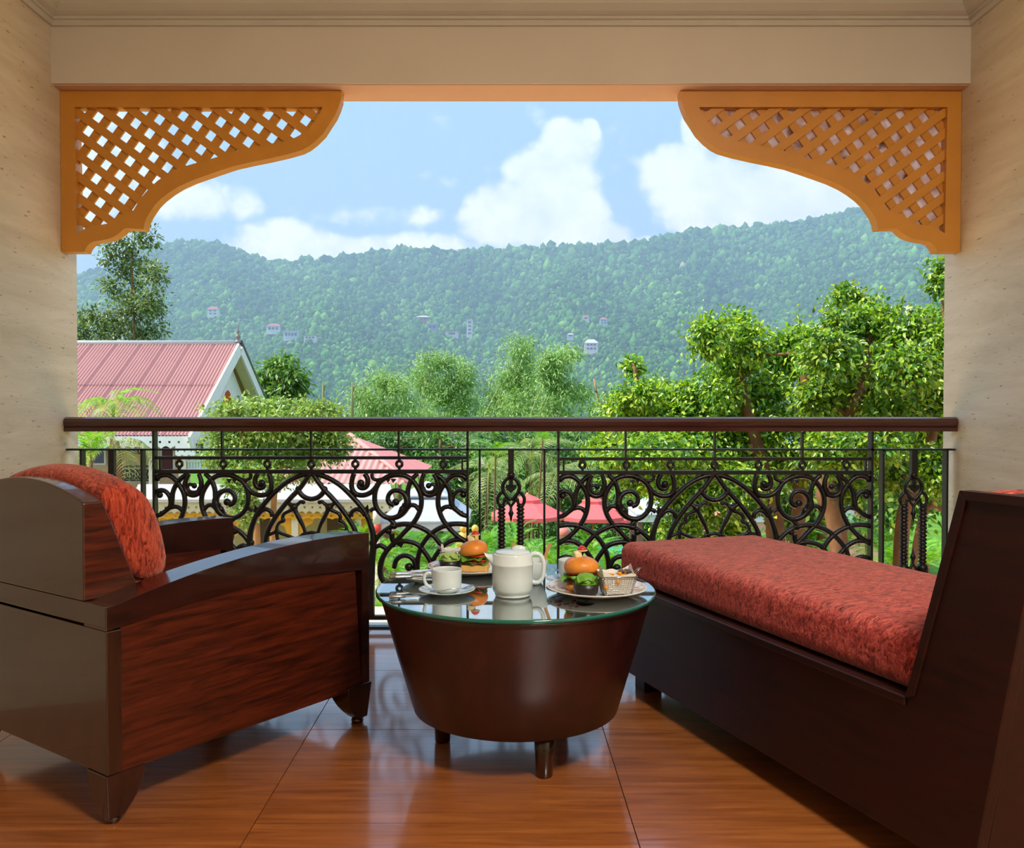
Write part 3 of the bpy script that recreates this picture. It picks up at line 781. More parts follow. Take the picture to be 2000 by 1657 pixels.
def chair_leg(x0, y0, sx, sy, top):
    lv = [(0, .050, .046), (.08, .060, .054), (.2, .072, .063), (.36, .084, .073), (.55, .094, .082), (.78, .101, .088), (1, .104, .09)]
    vs = []; z0 = .016
    for f, wx, wy in lv:
        z = z0 + (top - z0) * f; o = .010 * (1 - f)
        vs += [(o * sx, o * sy, z), (wx * sx, o * sy, z), (wx * sx, wy * sy, z), (o * sx, wy * sy, z)]
    fs = [(4 * k + i, 4 * k + (i + 1) % 4, 4 * k + 4 + (i + 1) % 4, 4 * k + 4 + i) for k in range(len(lv) - 1) for i in range(4)] + [(3, 2, 1, 0), tuple(4 * len(lv) - 4 + i for i in range(4))]
    mb = MB().add(vs, fs)
    mb.lathe([(0, .0), (.017, .0), (.021, .006), (.017, .0158), (0, .0158)], 14, c=(.034 * sx, .032 * sy))
    mb.build('leg', M_WOOD_D, ch, loc=(x0, y0, 0), bevel=.003)
chair_leg(-.003, .002, 1, 1, .126); chair_leg(-.003, CW - .002, 1, -1, .126)
chair_leg(CL + .008, -.004, -1, 1, .128); chair_leg(CL + .008, CW + .004, -1, -1, .128)

# ------------------------------------------------------------------ chaise
e_ = Vector((-.3366, .9416))
cs = thing('chaise', 'dark wooden chaise longue with a long red chenille cushion and raised head end', 'chaise', (1.52 - .3575 * 1.67, 1.67, 0), math.atan2(e_.y, e_.x))
LC, WC = 1.60, .69
side = [(.02, .08), (LC, .08), (LC, .385), (.187, .385), (.052, .84), (-.127, .84)]
for y0, y1 in ((-.03, 0), (-WC, -WC + .03)):
    sp_ = MB().prism(side, y0, y1).build('side_panel', M_WOOD_SHADE, cs, bevel=.005)
    ya, yb = (y1 - .001, y1 + .006) if y0 > -.1 else (y0 - .006, y0 + .001)
    MB().prism([(.187, .385), (.163, .395), (.036, .822), (.052, .84)], ya, yb).build('edge_moulding', M_WOOD_SHADE, sp_, bevel=.002)
    MB().prism([(.052, .84), (.036, .822), (-.127, .822), (-.127, .84)], ya, yb).build('edge_moulding', M_WOOD_SHADE, sp_, bevel=.002)
    MB().box((.187, min(ya, yb), .368), (LC, max(ya, yb), .388)).build('edge_moulding', M_WOOD_SHADE, sp_, bevel=.003)
MB().box((LC - .03, -WC + .03, .08), (LC, -.03, .372)).build('foot_board', M_WOOD_SHADE, cs, bevel=.004)
MB().box((.14, -WC + .03, .09), (LC - .03, -.03, .345)).build('seat_box', M_WOOD_SHADE, cs)
MB().prism([(.02, .08), (.12, .08), (.12, .345), (.0, .835), (-.122, .835)], -WC + .03, -.03).build('head_board', M_WOOD_SHADE, cs)
MB().box((.15, -.13, .345), (LC - .02, -.03, .372)).build('seat_ledge', M_WOOD_SHADE, cs)
rounded_box((.150, -WC + .03, .3725), (LC + .035, -.056, .510), .04, 5, .010, 20).build('seat_cushion', M_CHEN, cs)
hc = rounded_box((-.01, -WC + .05, 0), (.075, -.05, .335), .035, 4, 0, 8)
ang = math.atan2(.135, .455)
hcb = hc.build('head_cushion', M_CHEN, cs, loc=(.118, 0, .50), rot=(0, -ang, 0))
for x in (.12, LC - .12):
    for y in (-.10, -WC + .10): MB().box((x - .035, y - .035, 0), (x + .035, y + .035, .091)).build('leg', M_WOOD_SHADE, cs, bevel=.003)

# ------------------------------------------------------------------ coffee table
TZ = .475; TC = (.036, 2.565)
tb = thing('coffee_table', 'round dark wooden drum coffee table with a glass top', 'table', (TC[0], TC[1], 0))
MB().lathe([(0, .123), (.285, .123), (.300, .128), (.348, .29), (.392, .445), (.397, .457), (.394, .4625), (.380, .463), (0, .463)], 96).build('drum', M_WOOD_T, tb)
def glass_mats():
    m, n, l, p = base_mat('table_glass')
    p.inputs['Base Color'].default_value = (.72, .93, .88, 1); p.inputs['Roughness'].default_value = .0
    p.inputs['Transmission Weight'].default_value = 1.0; p.inputs['IOR'].default_value = 1.6; p.inputs['Coat Weight'].default_value = 1.0; p.inputs['Coat IOR'].default_value = 1.9; p.inputs['Coat Roughness'].default_value = 0.0; p.inputs['Specular Tint'].default_value = (.7, .92, 1, 1)
    m2, n, l, p = base_mat('glass_edge')
    p.inputs['Base Color'].default_value = (.006, .13, .10, 1); p.inputs['Roughness'].default_value = .08; p.inputs['Coat Weight'].default_value = .5
    return m, m2
M_GLASS, M_GEDGE = glass_mats()
gl = MB().lathe([(0, .4635), (.404, .4635), (.4095, .466), (.4095, .4725), (.406, .475), (0, .475)], 128, smooth=False).build('glass_top', M_GLASS, tb)
gl.data.materials.append(M_GEDGE)
for p in gl.data.polygons:
    if abs(p.normal.z) < .9: p.material_index = 1; p.use_smooth = True
for a in (-70, 50, 170):
    x, y = .222 * math.cos(math.radians(a)), .222 * math.sin(math.radians(a))
    MB().lathe([(0, 0), (.020, 0), (.023, .004), (.026, .06), (.031, .1235), (0, .1235)], 18, c=(x, y)).build('leg', M_WOOD_D, tb)

# ================================================================== ON THE TABLE
def plate_mat():
    m, n, l, p = base_mat('printed_plate')
    t = n.new('ShaderNodeTexCoord'); s = n.new('ShaderNodeSeparateXYZ'); l.new(t.outputs['Object'], s.inputs[0])
    def mt(op, a, b=None, clamp=False):
        q = n.new('ShaderNodeMath'); q.operation = op; q.use_clamp = clamp
        for i, v in enumerate((a, b)):
            if v is None: continue
            if isinstance(v, (int, float)): q.inputs[i].default_value = v
            else: l.new(v, q.inputs[i])
        return q.outputs[0]
    r = mt('SQRT', mt('ADD', mt('MULTIPLY', s.outputs[0], s.outputs[0]), mt('MULTIPLY', s.outputs[1], s.outputs[1])))
    band = mt('MULTIPLY', mt('GREATER_THAN', r, .085), mt('LESS_THAN', r, .138))
    nz = n.new('ShaderNodeTexVoronoi'); nz.feature = 'DISTANCE_TO_EDGE'; nz.inputs['Scale'].default_value = 48; l.new(t.outputs['Object'], nz.inputs['Vector'])
    n2 = n.new('ShaderNodeTexNoise'); n2.inputs['Scale'].default_value = 16; l.new(t.outputs['Object'], n2.inputs['Vector'])
    msk = mt('MULTIPLY', band, mt('MULTIPLY', mt('GREATER_THAN', nz.outputs['Distance'], .14), mt('GREATER_THAN', n2.outputs['Fac'], .42)))
    def spot(cx, cy, rad):
        dx = mt('SUBTRACT', s.outputs[0], cx); dy = mt('SUBTRACT', s.outputs[1], cy)
        return mt('LESS_THAN', mt('ADD', mt('MULTIPLY', dx, dx), mt('MULTIPLY', dy, dy)), rad * rad)
    red = mt('MULTIPLY', msk, spot(-.09, -.04, .075)); ora = mt('MULTIPLY', msk, spot(.11, .0, .045))
    a = n.new('ShaderNodeMix'); a.data_type = 'RGBA'; l.new(red, a.inputs[0]); a.inputs[6].default_value = srgb(238, 234, 226); a.inputs[7].default_value = srgb(206, 62, 40)
    b = n.new('ShaderNodeMix'); b.data_type = 'RGBA'; l.new(ora, b.inputs[0]); l.new(a.outputs[2], b.inputs[6]); b.inputs[7].default_value = srgb(232, 140, 40)
    l.new(b.outputs[2], p.inputs['Base Color']); p.inputs['Roughness'].default_value = .12; p.inputs['Coat Weight'].default_value = .3
    return m
M_PLATE = plate_mat()
M_BUN = plain('toasted_bun', srgb(226, 140, 52), .42, .4, var=.16, scale=28, bump=.1, bscale=70, coat=.15)
M_BUNC = plain('bun_crumb', srgb(226, 180, 104), .8, .2, var=.1, scale=60, bump=.3, bscale=120)
M_LETT = plain('lettuce_green', srgb(110, 168, 52), .45, .4, var=.25, scale=30, bump=.2, bscale=60)
M_LETTP = plain('pale_salad', srgb(166, 200, 104), .5, .4, var=.15, scale=40)
M_TOM = plain('tomato_red', srgb(206, 52, 30), .25, .5, var=.1, scale=40, coat=.3)
M_PATTY = plain('patty', srgb(120, 62, 34), .7, .3, var=.25, scale=60, bump=.5, bscale=90)
M_CHEESE = plain('pale_cheese', srgb(240, 226, 180), .4, .4, var=.04)
M_STICK = plain('wooden_stick', srgb(196, 150, 96), .7, .2, var=.1)
M_PAPER = plain('white_paper', srgb(240, 238, 232), .7, .2, var=.02)
M_FRY = plain('fried_potato', srgb(224, 150, 46), .5, .3, var=.2, scale=50)
M_CUKE = plain('cucumber', srgb(70, 120, 40), .4)

def plate(name, label, c, R, mat, z=TZ, group=None):
    k = R / .143
    t = MB().lathe([(0, .0), (.078 * k, .0), (.082 * k, .003), (.125 * k, .013), (.143 * k, .020), (.1435 * k, .022), (.141 * k, .0225), (.122 * k, .0165), (.085 * k, .0075), (.06 * k, .006), (0, .006)], 72)
    o = t.build(name, mat, loc=(c[0], c[1], z)); tag(o, label, 'plate', group); return o
pr_ = (.267, 2.475); pb_ = (-.102, 2.81)
PF = TZ + .0066     # plate well height
plate('dinner_plate', 'white dinner plate with red print under the front burger and fry basket', pr_, .143, M_PLATE)
plate('dinner_plate', 'white dinner plate with the taller burger at the back of the table', pb_, .143, M_PLATE)
def frill(R0, R1, z, amp, n=44, seed=0, M=None, th=.0016):
    """a curly leaf ring"""
    rd = random.Random(seed); vs = []; fs = []
    ph = [rd.uniform(0, 6.28) for _ in range(4)]
    for j in range(n):
        a = 2 * math.pi * j / n
        wv = math.sin(7 * a + ph[0]) * .6 + math.sin(11 * a + ph[1]) * .4 + math.sin(3 * a + ph[2]) * .5
        wr = math.sin(5 * a + ph[3])
        for i, f in enumerate((0, .5, 1)):
            r = R0 + (R1 - R0) * f * (1 + .14 * wr * f)
            vs.append((r * math.cos(a), r * math.sin(a), z + amp * wv * f - .3 * amp * f))
    for j in range(n):
        k = (j + 1) % n
        for i in range(2): fs.append((3 * j + i, 3 * k + i, 3 * k + i + 1, 3 * j + i + 1))
    return MB().add(vs, fs, True)
def burger(c, z, label, r, tilt, rz, square=False, seed=1):
    t = thing('burger', label, 'burger', (c[0], c[1], z), rz)
    h = 0
    if square:
        MB().box((-r * .95, -r * .85, 0), (r * 1.05, r * .85, .024)).build('bottom_bun', M_BUNC, t, bevel=.006)
        h = .024
    else:
        MB().lathe([(0, 0), (r * .8, 0), (r * .95, .008), (r * .92, .02), (0, .022)], 28).build('bottom_bun', M_BUN, t); h = .022
    frill(r * .3, r * 1.12, h + .007, .006, seed=seed).build('lettuce', M_LETT, t)
    MB().lathe([(0, h + .001), (r * .9, h + .001), (r * .97, h + .005), (r * .9, h + .010), (0, h + .010)], 26).build('patty', M_PATTY, t)
    for k, (dx, dy) in enumerate(((.012, -.006), (-.012, .008))):
        MB().lathe([(0, 0), (r * .62, 0), (r * .66, .003), (r * .62, .006), (0, .006)], 20).build('tomato_slice', M_TOM, t, loc=(dx, dy, h + .0105 + .0005 * k), rot=(0, .05, 0))
    MB().lathe([(0, 0), (r * .5, 0), (r * .5, .003), (0, .003)], 20).build('cucumber_slice', M_CUKE, t, loc=(-.006, -r * .42, h + .004), rot=(.25, 0, 0))
    frill(r * .2, r * 1.18, h + .021, .008, seed=seed + 5).build('lettuce', M_LETT, t)
    for k, (dx, dy) in enumerate(((.014, -.004), (-.010, .010))):
        MB().lathe([(0, 0), (r * .64, 0), (r * .68, .003), (r * .64, .006), (0, .006)], 20).build('tomato_slice', M_TOM, t, loc=(dx, dy, h + .023 + .003 * k), rot=(0, -.08, 0))
    b = MB().lathe([(0, -.002), (r * .96, 0), (r * 1.04, .008), (r * 1.05, .016), (r * .97, .027), (r * .78, .036), (r * .45, .042), (0, .044)], 36).build('top_bun', M_BUN, t, loc=(0, 0, h + .031), rot=(0, tilt, 0))
    zt2 = h + .031 + .04
    MB().tube([(0, 0, zt2 - .03), (.001, 0, zt2 + .036)], .0012, 6).build('skewer', M_STICK, t)
    mb = rounded_box((-.020, -.009, 0), (.002, .009, .022), .005, 2, 0, 2)
    mb.build('cheese_piece', M_CHEESE, t, loc=(.0, 0, zt2 + .001), rot=(0, -.25, 0))
    MB().lathe([(0, .010), (.006, .009), (.0125, .003), (.0135, -.001), (.009, -.003), (0, -.002)], 18).build('tomato_cap', M_TOM, t, loc=(.002, 0, zt2 + .024))
    MB().lathe([(0, -.003), (.0145, -.002), (.0165, .0005), (.013, .0012), (0, .0015)], 18).build('onion_ring', M_CHEESE, t, loc=(.002, 0, zt2 + .021))
    return t
burger((.224, 2.492), PF, 'burger with a tall golden bun on the front plate, beside the fry basket', .048, .02, .3, False, 3)
burger((-.092, 2.79), PF, 'burger on a square bread base on the back plate', .043, -.12, -.1, True, 9)
def black_bowl(c, r, h, label, lettuce, seed):
    t = thing('black_bowl', label, 'bowl', (c[0], c[1], PF))
    MB().lathe([(0, 0), (r * .72, 0), (r * .9, h * .4), (r, h), (r * .95, h), (r * .84, h * .45), (r * .6, .004), (0, .004)], 32).build('bowl', M_BLACKBOWL, t)
    s = thing('salad', lettuce, 'salad', (c[0], c[1], PF + .0045))
    for k in range(3):
        frill(.004, r * (.86 + .06 * k), h * .98 + .006 * k, .007, 40, seed + k).build('lettuce_leaf', M_LETT if seed < 20 else M_LETTP, s)
    MB().lathe([(0, 0), (r * .58, 0), (r * .78, h * .45), (r * .86, h * .8), (r * .8, h * 1.25), (r * .5, h * 1.5), (0, h * 1.6)], 20).build('lettuce_heart', M_LETT if seed < 20 else M_LETTP, s)
black_bowl((.228, 2.392), .0365, .040, 'small black dip bowl at the front edge of the front plate', 'green lettuce heaped in the front black bowl', 12)
black_bowl((-.172, 2.78), .034, .036, 'small black dip bowl on the back plate', 'pale shredded salad in the back black bowl', 22)
def basket(c, label, rz, w, d, h, ptag):
    t = thing('fry_basket', label, 'basket', (c[0], c[1], PF), rz)
    top = [(-w, -d), (w, -d), (w, d), (-w, d)]; f = .72
    mb = MB()
    for k in range(4):
        a, b = top[k], top[(k + 1) % 4]
        n = 14
        for i in range(n + 1):
            s = i / n; p = (a[0] + (b[0] - a[0]) * s, a[1] + (b[1] - a[1]) * s)
            mb.tube([(p[0] * f, p[1] * f, .002), (p[0], p[1], h)], .0006, 4, False)
        for i in range(1, 10):
            s = i / 10; g = f + (1 - f) * s
            mb.tube([(a[0] * g, a[1] * g, .002 + h * s), (b[0] * g, b[1] * g, .002 + h * s)], .0006, 4, False)
    for i in range(9):
        s = -1 + 2 * i / 8
        mb.tube([(-w * f, d * f * s, .002), (w * f, d * f * s, .002)], .0006, 4, False); mb.tube([(w * f * s, -d * f, .002), (w * f * s, d * f, .002)], .0006, 4, False)
    o = mb.build('wire_mesh', M_STEEL, t); o['kind'] = 'stuff'
    rim = [(x, y, h) for x, y in top] + [(top[0][0], top[0][1], h)]
    mr_ = MB()
    for k in range(4): mr_.tube([rim[k], rim[k + 1]], .0017, 8)
    mr_.build('rim', M_STEEL, t)
    hd = MB(); hd.tube(spline([(w, -.008, h), (w + .012, -.008, h + .012), (w + .020, 0, h + .016), (w + .012, .008, h + .012), (w, .008, h)], 5), .0016, 8); hd.build('handle', M_STEEL, t)
    # paper liner
    pv = []; n = 32; pr2 = []
    rd = random.Random(4)
    for j in range(n):
        a = 2 * math.pi * j / n; cx2, sy2 = math.cos(a), math.sin(a)
        m = max(abs(cx2), abs(sy2)); ux, uy = cx2 / m, sy2 / m
        hh = h + .004 + .020 * max(0, math.sin(2 * a + .8)) ** 2 + rd.uniform(0, .006)
        for g, z in ((.1, .006), (.64, .007), (.8, h * .6), (.95 + rd.uniform(-.03, .03), hh)):
            pv.append((ux * w * g, uy * d * g, z))
    pf = [(4 * j + i, 4 * ((j + 1) % n) + i, 4 * ((j + 1) % n) + i + 1, 4 * j + i + 1) for j in range(n) for i in range(3)]
    pl = MB().add(pv, pf, False).build('paper_liner', M_PAPER, t)
    return t
bk = (.316, 2.43)
basket(bk, 'wire fry basket lined with white paper on the front plate', .12, .050, .042, .056, 1)
bk2 = (-.160, 2.868)
basket(bk2, 'wire fry basket half hidden behind the pale salad on the back plate', math.pi - .2, .042, .032, .05, 2)
rd = random.Random(3)
for k in range(7):
    mb = rounded_box((-.006, -.022, -.005), (.006, .022, .005), .003, 2, 0, 3)
    o = mb.build('potato_wedge', M_FRY, loc=(bk[0] + rd.uniform(-.028, .026), bk[1] + rd.uniform(-.026, .016), PF + .030 + .0045 * k), rot=(rd.uniform(-.7, .7), rd.uniform(-.3, .3), rd.uniform(-1.4, 1.4)))
    tag(o, 'golden potato wedge in the front fry basket', 'potato wedge', 'potato wedges in the front basket')
sp = thing('sauce_cup', 'small steel sauce cup set into the right corner of the front basket', 'cup', (bk[0] + .026, bk[1] + .012, PF + .040))
MB().lathe([(0, 0), (.013, 0), (.0195, .026), (.0205, .0265), (.0190, .0255), (.0125, .002), (0, .002)], 24).build('cup', M_STEEL, sp)
MB().lathe([(0, .019), (.0165, .019)], 20).build('sauce', plain('dark_sauce', srgb(70, 20, 22), .2), sp)

# cups and saucers
def cup_set(c, rz, which, spoon):
    s = thing('saucer', 'white saucer under the ' + which, 'saucer', (c[0], c[1], TZ), rz)
    MB().lathe([(0, 0), (.040, 0), (.043, .003), (.070, .010), (.080, .014), (.0805, .0155), (.078, .0155), (.066, .0115), (.042, .006), (.030, .0045), (0, .0045)], 56).build('dish', M_CHINA, s)
    t = thing('coffee_cup', 'white ' + which, 'cup', (c[0], c[1], TZ + .0046), rz)
    MB().lathe([(0, 0), (.026, 0), (.028, .003), (.036, .007), (.0405, .014), (.042, .03), (.0425, .064), (.0425, .0665), (.0405, .0668), (.0398, .062), (.039, .02), (.034, .011), (0, .008)], 48).build('body', M_CHINA, t)
    hm = MB(); hm.tube(spline([(-.041, 0, .052), (-.052, 0, .056), (-.062, 0, .050), (-.0645, 0, .038), (-.059, 0, .024), (-.048, 0, .016), (-.040, 0, .016)], 6), .0048, 10); hm.build('handle', M_CHINA, t)
    MB().lathe([(0, .050), (.0385, .050)], 30).build('coffee', plain('coffee_' + str(round(c[0], 2)), srgb(52, 28, 16), .15), t)
    sn = thing('teaspoon', spoon, 'spoon', (c[0], c[1], TZ + .0125), rz)
    b = MB(); b.tube(spline([(-.050, -.048, .0045), (-.02, -.052, .006), (.015, -.050, .012), (.042, -.044, .0095)], 6), [.0022, .0016, .0014, .0018], 8); b.build('handle', M_STEEL, sn)
    bw = MB().lathe([(0, -.0035), (.005, -.003), (.010, .0015), (.0105, .002), (.0045, -.002), (0, -.0025)], 18, sx=1.7, sy=1.0); bw.build('bowl', M_STEEL, sn, loc=(.058, -.038, .0115), rot=(0, -.25, .35))
    return t
c1 = onz(873, 1160, TZ)
cup_set((c1.x, c1.y), .12, 'coffee cup left of the coffee pot', 'teaspoon on the saucer left of the coffee pot')
c2 = onz(1118, 1139, TZ)
cup_set((c2.x, c2.y), 2.6, 'coffee cup half hidden behind the front burger', 'teaspoon on the saucer behind the front burger')
# coffee pot
cp = thing('coffee_pot', 'white china coffee pot in the middle of the table', 'coffee pot', (.026, 2.446, TZ))
MB().lathe([(0, 0), (.046, 0), (.049, .003), (.050, .006), (.047, .008), (.053, .012), (.0565, .022), (.058, .05), (.058, .088), (.0592, .090), (.0592, .093), (.057, .096), (.0555, .118), (.0535, .1215), (0, .1215)], 64).build('body', M_CHINA, cp)
lid = MB().lathe([(0, .1216), (.050, .1216), (.051, .124), (.046, .127), (.025, .130), (0, .131)], 48); lid.build('lid', M_CHINA, cp)
kn = MB().ball((.018, 0, .132), .014, 14, 8, (1.5, .7, .75)); kn.build('lid_knob', M_CHINA, cp)
# spout: a loft that flares from the wall to the lip
vs = []; rings = [(-.045, .090, .017, .030), (-.058, .098, .014, .022), (-.068, .106, .011, .014), (-.076, .114, .010, .009)]
m = 14
for (x, z, ry, rz_) in rings:
    for j in range(m):
        a = 2 * math.pi * j / m
        vs.append((x - .004 * math.sin(a), ry * math.cos(a), z + rz_ * math.sin(a) * .9))
fs = [(i * m + j, i * m + (j + 1) % m, (i + 1) * m + (j + 1) % m, (i + 1) * m + j) for i in range(len(rings) - 1) for j in range(m)]
MB().add(vs, fs, True).build('spout', M_CHINA, cp)
hm = MB(); hm.tube(spline([(.053, 0, .116), (.066, 0, .1185), (.080, 0, .112), (.087, 0, .096), (.088, 0, .072), (.084, 0, .050), (.074, 0, .038), (.062, 0, .037), (.055, 0, .040)], 6), [.007, .0068, .0062, .006, .006, .006, .0065], 12); hm.build('handle', M_CHINA, cp)
# sugar bowl with stirrers
sg = thing('sugar_bowl', 'white sugar bowl behind the coffee pot handle', 'bowl', (.078, 2.63, TZ))
MB().lathe([(0, 0), (.036, 0), (.042, .008), (.053, .035), (.058, .066), (.0575, .068), (.0555, .067), (.050, .036), (.038, .010), (0, .006)], 44).build('bowl', M_CHINA, sg)
MB().lathe([(0, .052), (.053, .050)], 30).build('sugar', plain('sugar', srgb(232, 222, 200), .8), sg)
for x0, x1, y1, lab in ((-.030, -.046, .02, 'wooden stirrer standing in the sugar bowl behind the pot lid'), (.040, .062, .01, 'wooden stirrer leaning over the right rim of the sugar bowl')):
    o = MB().box((-.005, -.0012, 0), (.005, .0012, .070)).build('wooden_stirrer', M_STICK, loc=(.078 + x0, 2.63, TZ + .053), rot=(-.1, math.atan2(x1 - x0, .06), 0))
    tag(o, lab, 'stirrer')
# side plate with rolled cutlery, knife on the glass
sd_ = onz(838, 1136, TZ)
plate('side_plate', 'small white side plate holding the napkin behind the left cup', (sd_.x, sd_.y), .082, M_CHINA)
nk = MB(); 
nv = []; nf = []
for i in range(9):
    for j in range(5):
        x = -.055 + .11 * i / 8; y = -.03 + .06 * j / 4
        nv.append((x, y, .009 + .004 * math.sin(j * 1.3 + i * .4)))
nf = [(5 * i + j, 5 * i + 5 + j, 5 * i + 6 + j, 5 * i + j + 1) for i in range(8) for j in range(4)]
k0 = len(nv); nv += [(x, y, z - .003) for x, y, z in nv]; nf += [tuple(k0 + i for i in reversed(f)) for f in nf]
o = MB().add(nv, nf, True).build('napkin', M_PAPER, loc=(sd_.x, sd_.y, TZ + .006), rot=(0, 0, .2)); tag(o, 'folded white napkin lying on the small side plate', 'napkin')
def cutlery(name, lab, p0, p1, z0, z1, head):
    t = thing(name, lab, name.split('_')[-1], (p0[0], p0[1], z0)); d = Vector((p1[0] - p0[0], p1[1] - p0[1], z1 - z0))
    b = MB(); b.tube([d * 0, d * .12, d * .35, d * .55], [.0052, .0056, .0048, .003], 8); b.build('handle', M_STEEL, t)
    q = Vector((-d.y, d.x, 0)).normalized()
    if head == 'blade':
        w = .0085; a, c = d * .55, d
        vs = [a + q * w * .5, a - q * w * .5, c - q * w * .2, d * .9 + q * w]
        up = Vector((0, 0, .0012))
        MB().add([v + up for v in vs] + [v - up for v in vs], [(0, 1, 2, 3), (7, 6, 5, 4), (0, 4, 5, 1), (1, 5, 6, 2), (2, 6, 7, 3), (3, 7, 4, 0)]).build('blade', M_STEEL, t)
    else:
        mb = MB(); mb.tube([d * .53, d * .68, d * .75], [.003, .007, .008], 8)
        mb.build('neck', M_STEEL, t)
        for k in (-1.5, -.5, .5, 1.5): MB().tube([d * .74 + q * k * .0045, d * 1.0 + q * k * .0042 + Vector((0, 0, .003))], .0011, 5).build('tine', M_STEEL, t)
a, b = onz(760, 1130, TZ + .026), onz(872, 1130, TZ + .018)
cutlery('table_knife', 'table knife lying across the small side plate', (a.x, a.y), (b.x, b.y), TZ + .029, TZ + .027, 'blade')
a, b = onz(762, 1124, TZ + .026), onz(872, 1123, TZ + .018)
cutlery('table_fork', 'table fork beside the knife on the small side plate', (a.x, a.y), (b.x, b.y), TZ + .029, TZ + .027, 'tines')
a, b = onz(760, 1168, TZ + .004), onz(818, 1166, TZ + .004)
cutlery('butter_knife', 'butter knife lying on the glass left of the front saucer', (a.x, a.y), (b.x, b.y), TZ + .0058, TZ + .0058, 'blade')

# ================================================================== OUTSIDE
GZ = -4.0
M_GRASS = plain('lawn', srgb(86, 128, 44), .9, .1, var=.3, scale=1.5, bump=.4, bscale=8)
M_DIRT = plain('hill_soil', srgb(58, 84, 44), .95, .1, var=.3, scale=.02)
gnd = struct('floor_garden', MB().box((-120, 4.0, GZ - .3), (120, 130, GZ)), M_GRASS, 'green garden ground below the balcony')
# ------------------------------------------------------------------ forested hill
RIDGE = [(-900, 570), (-200, 562), (0, 552), (155, 545), (240, 516), (300, 488), (330, 480), (400, 478), (445, 486), (480, 502), (510, 512), (560, 517), (620, 512), (700, 503), (740, 494), (830, 490), (890, 496), (950, 492), (1010, 491), (1080, 485), (1170, 485), (1220, 482), (1280, 472), (1340, 457), (1400, 451), (1450, 449), (1500, 444), (1560, 440), (1620, 429), (1680, 412), (1750, 388), (1850, 350), (2000, 322), (2900, 360)]
rx_, ry_ = np.array([p[0] for p in RIDGE], float), np.array([p[1] for p in RIDGE], float)
def hill(px, s):
    """s runs up the slope from foot to crest; returns world points"""
    px = np.asarray(px, float); s = np.asarray(s, float)
    Y = 330 + 1000 * s
    tr = (800 - np.interp(px, rx_, ry_)) / F; t0 = -60 / F
    und = .019 * np.sin(px * .011 + s * 2.0) * np.sin(s * math.pi) + .008 * np.sin(px * .027 - s * 5) * np.sin(s * math.pi)
    t = t0 + (tr - t0) * s ** .85 + und
    return np.stack([(px - CX) / F * Y, Y, 1 + Y * t], -1)
gu, gs = np.meshgrid(np.linspace(-800, 2800, 180), np.concatenate([np.linspace(0, 1, 46), [1.03, 1.1]]), indexing='ij')
hp_ = hill(gu, np.minimum(gs, 1.0))
over = np.maximum(gs - 1.0, 0)
hp_[..., 1] += over * 1500; hp_[..., 2] -= over * 900
nu, ns = gu.shape
idx = np.arange(nu * ns).reshape(nu, ns)
hf = np.stack([idx[:-1, :-1], idx[1:, :-1], idx[1:, 1:], idx[:-1, 1:]], -1).reshape(-1, 4)
ho = bpy.data.objects.new('floor_hillside', fast_mesh('hillside', hp_.reshape(-1, 3), hf, M_DIRT, smooth=True)); link(ho); tag(ho, 'long wooded hill across the valley', kind='structure')
bmt = bmesh.new(); bmesh.ops.create_icosphere(bmt, subdivisions=1, radius=1)
ico_v = np.array([v.co[:] for v in bmt.verts]); ico_f = np.array([[v.index for v in f.verts] for f in bmt.faces]); bmt.free()
def crowns(P, R, H, cols, name, mat):
    n = len(P); k = len(ico_v)
    jit = 1 + rng.normal(0, .24, (n, k, 1))
    V = ico_v[None] * jit * np.stack([R, R, H], -1)[:, None, :] + P[:, None, :]
    Fc = (ico_f[None] + (np.arange(n) * k)[:, None, None]).reshape(-1, 3)
    C = np.repeat(cols, k, axis=0)
    return fast_mesh(name, V.reshape(-1, 3), Fc, mat, C)
NC = 44000
px = rng.uniform(-120, 2120, NC); s = rng.uniform(0, 1, NC) ** .9
extra = 2200
px = np.concatenate([px, rng.uniform(100, 1900, extra)]); s = np.concatenate([s, rng.uniform(.985, 1.0, extra)])
P = hill(px, s)
rad = P[:, 1] / F * rng.uniform(2.6, 5.6, len(px)) * (.8 + .9 * (rng.random(len(px)) > .86))
P[:, 2] += rad * .35
c0, c1_, c2_ = np.array(srgb(44, 82, 30)[:3]), np.array(srgb(128, 172, 66)[:3]), np.array(srgb(84, 134, 50)[:3])
patch = .5 + .5 * np.sin(px * .021 + s * 9) * np.sin(px * .0073 - s * 4 + 1)
mixv = np.clip(patch * .7 + rng.uniform(-.3, .45, len(px)), 0, 1)[:, None]
cc = np.where(rng.random(len(px))[:, None] < .5, c0 * (1 - mixv) + c1_ * mixv, c0 * .4 * (1 - mixv) + c2_ * (.6 + .4 * mixv))
cc *= rng.uniform(.6, 1.6, (len(px), 1))
pale = rng.random(len(px)) < .0006
cc[pale] = np.array(srgb(196, 190, 130)[:3])
M_FOREST = leaf_mat('forest', .8, .0, .1)
fo = bpy.data.objects.new('hill_forest', crowns(P, rad, rad * rng.uniform(.9, 1.5, len(px)), cc, 'hill_forest', M_FOREST)); link(fo)
tag(fo, 'dense green forest covering the far hill', 'forest', kind='stuff')
